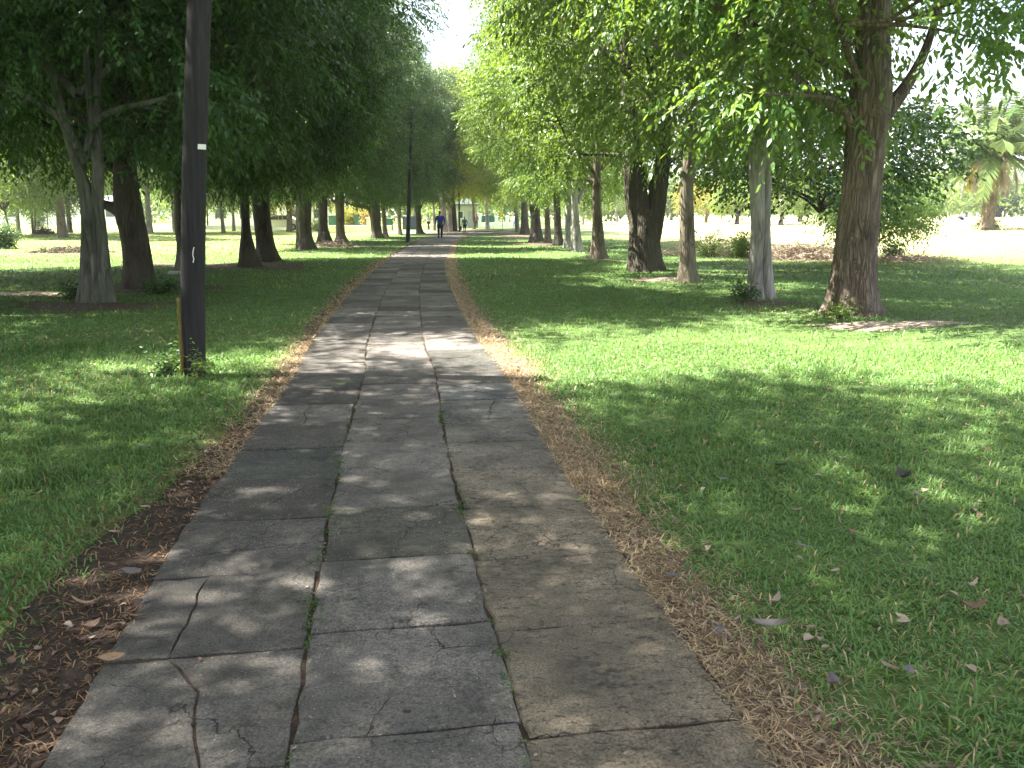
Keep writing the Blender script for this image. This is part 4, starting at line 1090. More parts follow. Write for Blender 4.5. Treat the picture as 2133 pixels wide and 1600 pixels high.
# ------------------------------------------------------------------ poles and signs
def poles():
    b = at(401, 782)
    root = empty('utility_pole', b, 'tall weathered wooden pole on the near left lawn with a yellow guard at its foot', 'utility pole')
    y = b.y
    st = px_stem(b, [(401, 782, 47), (402, 600, 49), (404, 400, 50), (409, 200, 50), (415, 0, 49)])
    d = np.array(st[-1]) - np.array(st[-2]); k = (4.4 - st[-1][2]) / d[2]
    st.append((st[-1][0] + d[0] * k, 0, 4.4, 0.085))
    st = [(q[0], q[1], q[2], 0.113 - 0.003 * q[2]) for q in st]
    v, q = stem(st, 32, 0.1, 0.0, 5, 0.004); cap = [list(range(len(v) - 32, len(v)))]
    mobj('pole', np_mesh('pole', v, [q, np.array(cap)], M['pole'], True), root)
    # yellow guard pipe on the left foot
    mb = MB(); mb.tube(catmull([(-0.052, -0.112, -0.05), (-0.044, -0.112, 0.5), (-0.036, -0.108, 0.75)], 8), [0.016] * 8, 10); mb.build('guard', M['yellow_guard'], root, True)
    # small white tag and drip of paint, wrapped on the surface
    def patch(zc, hh, a0, a1, mat, nm, wav=0.0):
        V = []; n = 9; m = 5
        for j in range(m):
            z = zc - hh / 2 + hh * j / (m - 1)
            cx = np.interp(z, [s[2] for s in st], [s[0] for s in st]); rr = np.interp(z, [s[2] for s in st], [s[3] for s in st]) * 1.01 + 0.003
            for i in range(n):
                a = a0 + (a1 - a0) * i / (n - 1) + wav * math.sin(j * 2.0)
                V.append((cx + rr * math.sin(a), -rr * math.cos(a), z))
        Q = [(j * n + i, j * n + i + 1, (j + 1) * n + i + 1, (j + 1) * n + i) for j in range(m - 1) for i in range(n - 1)]
        mobj(nm, np_mesh(nm, V, [np.array(Q)], M[mat], True), root)
    patch(zat(307, y), 0.045, 0.55, 1.35, 'white_tag', 'tag')
    patch(zat(530, y), 0.14, 0.30, 0.38, 'white_tag', 'paint_drip', 0.05)
    # far lamp pole
    b = at(849, 505); st = px_stem(b, [(849, 505, 9), (853, 400, 8.5), (856, 300, 8), (858, 225, 7.5)])
    st = [(q[0], 0, q[2], 0.125 - 0.006 * q[2]) for q in st]
    root = empty('tall_pole', b, 'thin dark pole standing beside the path in the distance', 'pole')
    v, q = stem(st, 14, 0.2, 0, 6, 0.0); mobj('pole', np_mesh('pole', v, [q, np.array([list(range(len(v) - 14, len(v)))])], M['pole_black'], True), root)
    mb = MB(); mb.tube([(st[-1][0], 0, st[-1][2] - 0.02), (st[-1][0], 0, st[-1][2] + 0.05)], [0.1, 0.06], 12); mb.build('cap', M['steel'], root, True)
    # black pole at the path's end
    b = at(957, 483); root = empty('tall_pole', b, 'thin black pole left of the small figure at the end of the path', 'pole')
    mb = MB(); mb.tube([(0, 0, -0.1), (0, 0, 4), (0.02, 0, 7.5)], [0.085, 0.075, 0.06], 12); mb.build('pole', M['pole_black'], root, True)
    mb = MB(); mb.tube([(0, 0, 7.5), (0, 0, 7.56)], [0.075, 0.07], 12); mb.build('cap', M['steel'], root, True)
    # yellow sign
    b = at(1047, 479); s = mpp(b.y)
    root = empty('road_sign', b, 'yellow sign on a thin post beyond the right row', 'sign')
    mb = MB(); mb.tube([(0, 0, -0.1), (0, 0, 2.6)], [0.035, 0.035], 10); mb.build('post', M['steel'], root, True)
    mb = MB(); mb.box((-0.1, -0.05, 1.62), (0.32, 0.02, 0.62), 0.008); mb.build('panel', M['yellow_sign'], root)
poles()

# ------------------------------------------------------------------ walls, building, car
def wall_px(name, label, cat, p0, p1, h, th, mat, cap=None, z0=0.0):
    a, b = p0, p1; d = b - a; L = math.hypot(d.x, d.y); rz = math.atan2(d.y, d.x); m = (a + b) / 2
    root = empty(name, (m.x, m.y, min(a.z, b.z)), label, cat, None, rz)
    mb = MB(); mb.box((0, 0, h / 2 - 0.05), (L, th, h + 0.1)); mb.build('panel', M[mat], root)
    if cap:
        mb = MB(); mb.box((0, 0, h + 0.04), (L + 0.04, th + 0.08, 0.08), 0.01); mb.build('coping', M[cap], root)
    return root
wall_px('low_wall', 'long low white wall behind the left row of trees', 'wall', at_d(425, 84), at_d(815, 84), 0.45, 0.2, 'white_paint', 'white_paint')
wall_px('low_wall', 'low white wall behind the yellow sign', 'wall', at_d(1003, 112), at_d(1090, 112), 0.5, 0.2, 'white_paint', 'white_paint')
wall_px('fence_panel', 'green wall panel between the rooted and the curved trunk', 'fence', at_d(684, 88), at_d(702, 88), 1.35, 0.1, 'green_panel', 'green_panel')
wall_px('fence_panel', 'green wall panel under the orange flowering shrub', 'fence', at_d(738, 88), at_d(762, 88), 1.5, 0.1, 'green_panel', 'green_panel')
wall_px('fence_panel', 'narrow green wall panel seen left of the far pole', 'fence', at_d(803, 88), at_d(818, 88), 1.1, 0.1, 'green_panel', 'green_panel')
wall_px('fence_panel', 'dark green fence between the white pillars beyond the path', 'fence', at_d(1003, 116), at_d(1032, 116), 1.35, 0.1, 'hedge_wall', 'hedge_wall')
wall_px('fence_panel', 'grey blue fence far off between the last left trunk and the far pole', 'fence', at_d(838, 92), at_d(878, 92), 1.3, 0.1, 'grey_cloth', 'grey_cloth')
def pillar(label, px, d, h, w):
    b = at_d(px, d); root = empty('gate_pillar', b, label, 'pillar')
    mb = MB(); mb.box((0, 0, h / 2 - 0.05), (w, w, h + 0.1), 0.02); mb.build('shaft', M['white_paint'], root)
    mb = MB(); mb.box((0, 0, h + 0.05), (w + 0.12, w + 0.12, 0.1), 0.02); mb.build('cap', M['white_paint'], root)
pillar('white gate post beside the dark rounded heap', 768, 83, 1.15, 0.42)
pillar('white gate pillar right of the cream building', 998, 110, 1.6, 0.5)
pillar('pale pillar left of the yellow sign', 1034, 110, 1.3, 0.42)
pillar('pale pillar right of the yellow sign', 1056, 110, 1.2, 0.4)

def building():
    b = at_d(972, 106); root = empty('small_building', b, 'small cream building glimpsed behind the trees at the end of the path', 'building')
    mb = MB(); mb.box((0, 0, 1.3), (2.6, 3.0, 2.7)); mb.build('wall', M['cream'], root)
    V = [(-1.5, -1.8, 2.66), (1.5, -1.8, 2.66), (1.5, 1.8, 2.66), (-1.5, 1.8, 2.66), (-1.5, -1.8, 2.78), (1.5, -1.8, 2.78), (1.5, 1.8, 2.78), (-1.5, 1.8, 2.78), (-0.3, 0, 3.5), (0.3, 0, 3.5)]
    mb = MB(); mb.add(V, [(3, 2, 1, 0), (0, 1, 5, 4), (1, 2, 6, 5), (2, 3, 7, 6), (3, 0, 4, 7), (4, 5, 9, 8), (5, 6, 9), (6, 7, 8, 9), (7, 4, 8)]); mb.build('roof', M['roof_dark'], root)
    for x in (-0.65,):
        mb = MB(); mb.box((x, -1.52, 1.55), (0.7, 0.08, 0.9)); f = mb.build('window', M['white_paint'], root)
        mb = MB(); mb.box((x, -1.57, 1.55), (0.56, 0.03, 0.76)); mb.build('pane', M['glass'], f)
    mb = MB(); mb.box((0.6, -1.53, 1.0), (0.8, 0.08, 2.0)); mb.build('door', M['roof'], root)
    for px, d, lab, w in ((600, 98, 'white building glimpsed low behind the fork stemmed yellow green tree', 16), (120, 120, 'long white building far behind the left lawn', 20)):
        b = at_d(px, d); root = empty('low_building', b, lab, 'building')
        mb = MB(); mb.box((0, 0, 1.4), (w, 5, 3.0)); mb.build('wall', M['white_paint'], root)
        mb = MB(); mb.add([(-w / 2 - .4, -2.9, 2.88), (w / 2 + .4, -2.9, 2.88), (w / 2 + .4, 2.9, 2.88), (-w / 2 - .4, 2.9, 2.88), (-w / 2 - .4, -2.9, 2.98), (w / 2 + .4, -2.9, 2.98), (w / 2 + .4, 2.9, 2.98), (-w / 2 - .4, 2.9, 2.98), (-w / 2 - .4, 0, 3.9), (w / 2 + .4, 0, 3.9)],
                          [(3, 2, 1, 0), (0, 1, 5, 4), (1, 2, 6, 9, 5), (2, 3, 7, 6), (3, 0, 4, 8, 7), (4, 5, 9, 8), (6, 7, 8, 9)]); mb.build('roof', M['roof'], root)
        for k in range(6):
            x = -w / 2 + w * (k + 0.5) / 6
            mb = MB(); mb.box((x, -2.52, 1.5), (1.2, 0.1, 1.0)); f = mb.build('window', M['roof'], root)
            mb = MB(); mb.box((x, -2.58, 1.5), (1.05, 0.03, 0.85)); mb.build('pane', M['glass'], f)
building()

def car():
    b = at_d(583, 82); root = empty('parked_car', b, 'white car parked beyond the lawn between two thick dark trunks', 'car', None, 0.05)
    prof = [(-2.05, 0.32), (-2.1, 0.6), (-2.0, 0.82), (-1.15, 0.92), (-0.55, 1.38), (0.75, 1.42), (1.5, 0.98), (2.05, 0.9), (2.1, 0.55), (2.05, 0.32)]
    V = []; n = len(prof)
    for yy, ins in ((-0.82, 0.06), (-0.86, 0.0), (0.86, 0.0), (0.82, 0.06)):
        for x, z in prof:
            t = 0.10 * max(0, (z - 0.9)) / 0.5
            V.append((x * (1 - ins * 0.3), yy * (1 - t), z - ins * 0.3))
    P = [tuple(range(n - 1, -1, -1))[::-1], tuple(range(4 * n - 1, 3 * n - 1, -1))]
    for r in range(3):
        for k in range(n): P.append((r * n + k, (r + 1) * n + k, (r + 1) * n + (k + 1) % n, r * n + (k + 1) % n))
    mb = MB(); mb.add(V, P); mb.build('body', M['car_white'], root)
    for sx in (-1.25, 1.3):
        for sy in (-0.84, 0.84):
            mb = MB(); mb.tube([(sx, sy - 0.1, 0.31), (sx, sy + 0.1, 0.31)], [0.31, 0.31], 18); w = mb.build('wheel', M['tyre'], root)
            mb = MB(); mb.tube([(sx, sy - 0.115, 0.31), (sx, sy + 0.115, 0.31)], [0.18, 0.18], 14); mb.build('rim', M['steel'], w)
    for sy in (-1, 1):
        mb = MB(); mb.add([(-0.95, sy * 0.84, 0.98), (0.0, sy * 0.84, 0.98), (0.0, sy * 0.80, 1.33), (-0.5, sy * 0.80, 1.30)], [(0, 1, 2, 3)])
        mb.add([(0.06, sy * 0.84, 0.98), (1.2, sy * 0.84, 0.98), (0.75, sy * 0.80, 1.33), (0.06, sy * 0.80, 1.33)], [(0, 1, 2, 3)])
        mb.V = [(x, y + sy * 0.035, z) for x, y, z in mb.V]
        mb.build('window', M['glass'], root)
    for sy in (-0.6, 0.6):
        mb = MB(); mb.box((-2.06, sy, 0.68), (0.1, 0.3, 0.14), 0.03); mb.build('headlight', M['lens'], root)
car()
b = at(1925, 447); mb = MB(); mb.box((0, 0, 0.2), (1.6, 0.6, 0.5), 0.08); mb.box((0.9, 0.05, 0.08), (1.2, 0.5, 0.25), 0.06)
o = mb.build('stone_slab', M['white_paint']); o.location = b; tag(o, 'white stone slabs on the far right lawn', 'stone')
b = at(2022, 451); root = empty('marker_post', b, 'short white post right of the seated person', 'post')
mb = MB(); mb.box((0, 0, 0.55), (0.22, 0.22, 1.2), 0.02); mb.build('shaft', M['white_paint'], root)
mb = MB(); mb.box((0, 0, 1.19), (0.27, 0.27, 0.07), 0.01); mb.build('cap', M['white_paint'], root)
for px, py, w, lab in ((372, 571, 0.5, 'pale flat stone in the dark shade left of the near pole'), (1250, 0, 0, '')):
    if w:
        b = at(px, py); mb = MB(); mb.box((0, 0, 0.03), (w, 0.25, 0.1), 0.03, 0.2); o = mb.build('stone', M['stone']); o.location = b; tag(o, lab, 'stone')

# ------------------------------------------------------------------ people
def skin_obj(name, J, E, mat, parent, root, lvl=2):
    me = bpy.data.meshes.new(name); bm = bmesh.new(); lay = bm.verts.layers.skin.verify(); vv = {}
    for k, (p, r) in J.items():
        v = bm.verts.new(p); v[lay].radius = (r, r) if not isinstance(r, tuple) else r; v[lay].use_root = (k == root); vv[k] = v
    for a, b_ in E: bm.edges.new((vv[a], vv[b_]))
    bm.to_mesh(me); bm.free(); me.materials.append(M[mat])
    o = mobj(name, me, parent)
    m = o.modifiers.new('skin', 'SKIN'); m.use_smooth_shade = True
    s = o.modifiers.new('sub', 'SUBSURF'); s.levels = lvl; s.render_levels = lvl
    return o

def person(label, base, h, rz, shirt, legs, pose='walk', shorts=False, stride=0.22, hat=None, sleeves=True, bulk=1.12, hem=-0.06):
    """figure h metres tall facing local -y... rz turns it; local +y is forward"""
    k = h / 1.72
    root = empty('person', base, label, 'person', None, rz)
    def S_(p): return tuple(c * k for c in p)
    J = {}; E = []
    def j(n, p, r): J[n] = (S_(p), (r[0] * k * bulk, r[1] * k * bulk) if isinstance(r, tuple) and n in ('pelvis', 'waist', 'chest') else (r[0] * k, r[1] * k) if isinstance(r, tuple) else r * k * (bulk if n[:2] in ('sh', 'el', 'hp', 'kn') else 1))
    def e(*ns):
        for a, b_ in zip(ns[:-1], ns[1:]): E.append((a, b_))
    sit = pose == 'sit'
    zp = 0.92 if not sit else 0.14
    lean = 0.02 if not sit else -0.06
    j('pelvis', (0, 0, zp), (0.145, 0.10)); j('waist', (0, lean, zp + 0.16), (0.125, 0.09)); j('chest', (0, lean * 2, zp + 0.38), (0.15, 0.10))
    j('neck0', (0, lean * 2, zp + 0.52), 0.065); j('neck', (0, lean * 2 + 0.01, zp + 0.575), 0.052)
    hz = zp + 0.70
    j('head0', (0, lean * 2 + 0.03, hz - 0.045), (0.064, 0.07)); j('head1', (0, lean * 2 + 0.02, hz + 0.04), (0.075, 0.085)); j('head2', (0, lean * 2 + 0.01, hz + 0.075), (0.055, 0.065))
    j('nose', (0, lean * 2 + 0.115, hz - 0.02), 0.012); j('nose0', (0, lean * 2 + 0.075, hz - 0.01), 0.02)
    e('pelvis', 'waist', 'chest', 'neck0', 'neck', 'head0', 'head1', 'head2'); e('head0', 'nose0', 'nose')
    for sx, n in ((-1, 'l'), (1, 'r')):
        fw = stride * (sx if pose == 'walk' else 0)
        j('ear' + n, (sx * 0.082, lean * 2 + 0.015, hz), 0.014); e('head1', 'ear' + n)
        j('sh' + n, (sx * 0.175 * bulk, lean * 2, zp + 0.47), 0.058)
        if sit:
            j('el' + n, (sx * 0.24, 0.10, zp + 0.24), 0.04); j('wr' + n, (sx * 0.20, 0.30, zp + 0.20), 0.028)
        else:
            j('el' + n, (sx * 0.245 * bulk, -0.03 - 0.3 * fw, zp + 0.20), 0.042); j('wr' + n, (sx * 0.225 * bulk, 0.08 - 0.55 * fw, zp - 0.02), 0.028)
        w = np.array(J['wr' + n][0]) / k; el = np.array(J['el' + n][0]) / k; d = w - el; d /= np.linalg.norm(d)
        pl = w + d * 0.065; j('pa' + n, tuple(pl), (0.030, 0.018)); e('chest', 'sh' + n, 'el' + n, 'wr' + n, 'pa' + n)
        for f in range(4):
            q = pl + d * 0.03 + np.array([0, (f - 1.5) * 0.019, 0]); q2 = q + d * (0.045 + 0.006 * (1.5 - abs(f - 1.2))) + np.array([-sx * 0.012, 0.01, 0])
            j(f'f{n}{f}', tuple(q), 0.009); j(f'g{n}{f}', tuple(q2), 0.008); e('pa' + n, f'f{n}{f}', f'g{n}{f}')
        q = pl + np.array([-sx * 0.01, 0.035, -0.005]); j('t' + n, tuple(q), 0.010); j('u' + n, tuple(q + d * 0.04 + np.array([0, 0.015, 0])), 0.008); e('pa' + n, 't' + n, 'u' + n)
        if sit:
            j('hp' + n, (sx * 0.09, 0.05, zp), 0.085); j('kn' + n, (sx * 0.13, 0.36, zp + 0.30), 0.058); j('an' + n, (sx * 0.10, 0.58, 0.07), 0.04); j('to' + n, (sx * 0.11, 0.76, 0.04), 0.03)
        else:
            j('hp' + n, (sx * 0.095, 0, zp - 0.07), 0.09)
            j('kn' + n, (sx * 0.10, fw * 0.55 + 0.03, 0.50), 0.058)
            back = fw < 0
            j('an' + n, (sx * 0.10, fw - (0.03 if back else 0), 0.085 + (0.03 if back else 0)), 0.038); j('to' + n, (sx * 0.115, fw + 0.15, 0.035), 0.033)
        e('pelvis', 'hp' + n, 'kn' + n, 'an' + n, 'to' + n)
    body = skin_obj('body', J, E, 'skin', root, 'pelvis')
    def sub(names, scale, extra=None):
        JJ = {}
        for n in names:
            p, r = J[n]; s = scale
            JJ[n] = (p, tuple(x * s for x in r) if isinstance(r, tuple) else r * s)
        if extra: JJ.update(extra)
        EE = [(a, b_) for a, b_ in E if a in JJ and b_ in JJ]; return JJ, EE
    nm = ['pelvis', 'waist', 'chest', 'neck0', 'shl', 'shr', 'ell', 'elr'] + (['wrl', 'wrr'] if sleeves else [])
    JJ, EE = sub(nm, 1.22); JJ['neck0'] = (JJ['neck0'][0], 0.078 * k); JJ['pelvis'] = (S_((0, 0, zp + (hem if not sit else 0))), (0.175 * k * bulk, 0.13 * k * bulk))
    skin_obj('shirt', JJ, EE, shirt, root, 'pelvis')
    nm = ['pelvis', 'hpl', 'hpr', 'knl', 'knr'] + ([] if shorts else ['anl', 'anr'])
    JJ, EE = sub(nm, 1.2); JJ['pelvis'] = (JJ['pelvis'][0], (0.16 * k, 0.12 * k))
    if not shorts:
        for n in ('anl', 'anr'): JJ[n] = (JJ[n][0], 0.062 * k)
    skin_obj('trousers' if not shorts else 'shorts', JJ, EE, legs, root, 'pelvis')
    for n in 'lr':
        JJ, EE = sub(['an' + n, 'to' + n], 1.25); skin_obj('shoe', JJ, EE, 'sole', root, 'an' + n)
    hp = {'a': (S_((0, lean * 2 - 0.035, hz + 0.03)), (0.068 * k, 0.06 * k)), 'b': (S_((0, lean * 2 + 0.0, hz + 0.085)), (0.066 * k, 0.075 * k)), 'c': (S_((0, lean * 2 + 0.05, hz + 0.095)), 0.035 * k)}
    skin_obj('hair' if not hat else 'cap', hp, [('a', 'b'), ('b', 'c')], hat or 'hair', root, 'a')
    return root
person('person in blue jacket and dark trousers walking away along the path', at(917, 497), 1.72, 0.12, 'blue_cloth', 'navy_cloth', 'walk', stride=0.16, bulk=1.2, hem=-0.17)
b = at(968, 486)
person('small person in grey blue shirt and shorts with a dark bag, where the path ends', b, 1.36, 0.2, 'grey_cloth', 'navy_cloth', 'walk', True, 0.18, sleeves=False)
mb = MB(); mb.box((0, 0, 0), (0.16, 0.30, 0.34), 0.05); mb.tube(catmull([(0, -0.1, 0.15), (0, 0, 0.33), (0, 0.1, 0.15)], 8), [0.012] * 8, 6)
o = mb.build('bag', M['bag']); o.location = (b.x - 0.33, b.y + 0.05, b.z + 0.42); tag(o, 'dark bag in the hand of the small person at the end of the path', 'bag')
person('person in a pale shirt and dark trousers left of the walking person in blue', at(893, 480), 1.55, 0.9, 'white_cloth', 'navy_cloth', 'walk', stride=0.2)
person('person in a white top and pale blue trousers standing left of the far dark trunks', at(1071, 475), 1.6, 2.6, 'white_cloth', 'pale_cloth', 'walk', stride=0.06, hat='white_cloth')
person('person in maroon standing beside the white gate pillar', at_d(992, 104), 1.6, 2.9, 'maroon_cloth', 'navy_cloth', 'walk', stride=0.05)
person('person in blue sitting on the far right lawn near the palm', at(2004, 459), 1.7, 2.0, 'pale_cloth', 'navy_cloth', 'sit')

# ------------------------------------------------------------------ grass blades
def grass():
    r = np.random.default_rng(3)
    allV = []; P3 = []; P4 = []; C3 = []; C4 = []; n0 = 0
    def band(y0, y1, dens, L, w, seg, side=0.0, straw_only=False):
        nonlocal n0
        A = lambda y: 0.70 * y + 1.2
        area = (0.70 * (y1 ** 2 - y0 ** 2) + 2.4 * (y1 - y0)); N = int(area * dens)
        y = np.sqrt(r.uniform(y0 ** 2, y1 ** 2, N)); x = r.uniform(-1, 1, N) * A(y)
        off = path_off(x, y); d = np.abs(off) - 1.0
        # bare ground beside the path: straw on the right, dark litter on the left
        wv = np.where(off > 0, 0.37 + 0.12 * nse(y * 2.2, y * 0, 3), 0.26 + 0.22 * sst((7 - y) / 5) + 0.12 * nse(y * 2.0, y * 0, 13))
        u = d / np.maximum(wv, 0.05)
        straw = r.random(N) < np.clip(1.25 - 0.75 * u, 0, 1) * (u < 1.7)
        keep = d > -0.035
        keep &= ~((off < 0) & (u < 0.85) & (r.random(N) < 0.72 * sst((8 - y) / 4)))
        keep &= ~((d < 0) & (r.random(N) < 0.5))
        # worn spots
        wn = nse(x * 0.8, y * 0.8, 21, 1.0); keep &= ~((wn > 0.45) & (r.random(N) < 0.35))
        w2 = nse(x * 2.3, y * 2.3, 22, 1.0); keep &= ~((w2 > 0.55) & (r.random(N) < 0.4))
        for (qx, qy, rx, ry) in PATCHES:
            rr_ = np.sqrt(((x - qx) / rx) ** 2 + ((y - qy) / ry) ** 2); keep &= ~((rr_ < 1.05) & (r.random(N) < 0.9 - 0.5 * sst((rr_ - 0.6) / 0.45)))
        x, y, off, d, u, straw = [a[keep] for a in (x, y, off, d, u, straw)]; N = len(x)
        az = r.uniform(0, 6.283, N); tilt = np.clip(r.normal(0.95, 0.33, N), 0.15, 1.5)
        l = L * r.uniform(0.5, 1.35, N) * (1 + 0.35 * nse(x * 3.1, y * 3.1, 23) + 0.6 * sst((nse(x * 1.9, y * 1.9, 24) - 0.45) / 0.2)) * np.where(straw, 0.9, 1.0); ww = w * r.uniform(0.6, 1.3, N) * np.where(straw, 0.65, 1.0)
        tilt = np.where(straw, np.clip(tilt + 0.3, 0.4, 1.52), tilt)
        dx, dy = np.cos(az), np.sin(az); px_, py_ = -dy, dx
        z0 = H(x, y) + 0.004 + np.where((u < 1) & (d < 0.4), 0.006, 0) + np.where(d < 0.0, 0.02, 0)
        B = np.stack([x, y, z0], 1); D = np.stack([dx * np.sin(tilt), dy * np.sin(tilt), np.cos(tilt)], 1); S2 = np.stack([px_, py_, 0 * px_], 1)
        tip = B + D * l[:, None]; tip[:, 2] -= 0.25 * l * np.sin(tilt); tip[:, 2] = np.maximum(tip[:, 2], z0 + 0.004)
        # colour of each blade
        n1 = nse(x * 1.1, y * 1.1, 8); n2 = nse(x * 0.35, y * 0.35, 9)
        g = np.array([0.108, 0.208, 0.068])[None] * (1 + 0.28 * n1[:, None] + r.normal(0, 0.16, (N, 1)))
        ye = np.clip(0.22 + 0.25 * n2 + 0.25 * r.normal(0, 1, N), 0, 1)[:, None]
        g = g * (1 - ye) + np.array([0.16, 0.22, 0.055]) * ye
        dryr = sst((x - 5) / 6) * sst((y - 22) / 14); g = g * (1 - dryr[:, None]) + np.array([0.34, 0.31, 0.16]) * dryr[:, None]
        dead = (r.random(N) < 0.02 + 0.12 * sst((nse(x * 0.7, y * 0.7, 25) - 0.3) / 0.4)) | straw
        sc = np.array([0.40, 0.295, 0.19])[None] * r.uniform(0.45, 1.5, (N, 1)); lft = (off < 0) & (y < 6)
        sc = np.where(lft[:, None], sc * np.array([0.6, 0.5, 0.45]), sc)
        c = np.where(dead[:, None], sc, g); c = np.clip(c, 0.006, 0.6)
        if seg == 2:
            mid = B + D * (l * 0.55)[:, None]; mid[:, 2] += 0.05 * l; hw = ww[:, None] / 2
            V = np.stack([B - S2 * hw * 0.7, B + S2 * hw * 0.7, mid + S2 * hw, mid - S2 * hw, tip], 1).reshape(-1, 3)
            i = np.arange(N)[:, None] * 5 + n0
            P4.append(i + np.array([[0, 1, 2, 3]])); C4.append(c); P3.append(i + np.array([[3, 2, 4]])); C3.append(c)
        else:
            hw = ww[:, None] / 2
            V = np.stack([B - S2 * hw, B + S2 * hw, tip], 1).reshape(-1, 3)
            i = np.arange(N)[:, None] * 3 + n0; P3.append(i + np.array([[0, 1, 2]])); C3.append(c)
        allV.append(V); n0 += len(V)
    band(1.3, 3.5, 6500, 0.046, 0.0068, 2)
    band(3.5, 6.0, 3800, 0.050, 0.0078, 2)
    band(6.0, 10.0, 1800, 0.055, 0.010, 2)
    band(10.0, 18.0, 600, 0.06, 0.017, 1)
    band(18.0, 34.0, 130, 0.08, 0.035, 1)
    band(34.0, 60.0, 22, 0.09, 0.08, 1)
    # matted straw along both edges
    def straw_band(sgn, ya, yb, N):
        nonlocal n0
        y = ya + (yb - ya) * r.random(N) ** 1.5; o = sgn * (0.97 + np.abs(r.normal(0, 0.17, N)))
        s = (path_x(y + 0.2) - path_x(y - 0.2)) / 0.4; x = path_x(y) + o * np.sqrt(1 + s * s)
        az = r.uniform(0, 6.283, N); l = r.uniform(0.02, 0.055, N) * (1 + 0.05 * y); w = r.uniform(0.0022, 0.0045, N) * (1 + 0.22 * y)
        z = H(x, y) + 0.012 + r.random(N) * 0.018 + np.where(np.abs(o) < 1.0, 0.02, 0); dz = r.normal(0.10, 0.25, N) * l
        B = np.stack([x, y, z], 1); T = B + np.stack([np.cos(az) * l, np.sin(az) * l, dz], 1); T[:, 2] = np.maximum(T[:, 2], z - 0.004)
        S2 = np.stack([-np.sin(az), np.cos(az), 0 * az], 1) * (w / 2)[:, None]
        V = np.stack([B - S2, B + S2, T], 1).reshape(-1, 3); P3.append(np.arange(N)[:, None] * 3 + n0 + np.array([[0, 1, 2]]))
        C3.append(np.array([0.46, 0.345, 0.23])[None] * r.uniform(0.35, 1.35, (N, 1))); allV.append(V); n0 += len(V)
    straw_band(1, 1.5, 30, 16000); straw_band(-1, 4.8, 30, 7000)
    me = np_mesh('grass', np.concatenate(allV), [np.concatenate(P3), np.concatenate(P4)], M['blade'], False,
                 {'col': np.concatenate([np.concatenate(C3), np.concatenate(C4)])})
    o = mobj('grass', me); tag(o, 'short green turf with dry straw edges beside the path', 'grass', None, 'stuff')
grass()

# ------------------------------------------------------------------ leaf litter and single fallen leaves
def leaf_shape(L, Wd, curl, r, n=7):
    """a curled blade with a fold along the midrib; returns V, quads"""
    t = np.linspace(0, 1, n); w = Wd / 2 * np.sin(np.pi * np.clip(t * 0.97 + 0.015, 0, 1)) ** 0.75
    zc = curl * L * (t - 0.5) ** 2 * 1.6; V = []
    for k in range(n):
        e = 0.35 * w[k]
        V += [(t[k] * L - L / 2, -w[k], zc[k] + e + r.normal(0, 0.03 * Wd)), (t[k] * L - L / 2, 0, zc[k]), (t[k] * L - L / 2, w[k], zc[k] + e + r.normal(0, 0.03 * Wd))]
    Q = [(k * 3 + j, k * 3 + 3 + j, k * 3 + 4 + j, k * 3 + 1 + j) for k in range(n - 1) for j in range(2)]
    return np.array(V), np.array(Q)

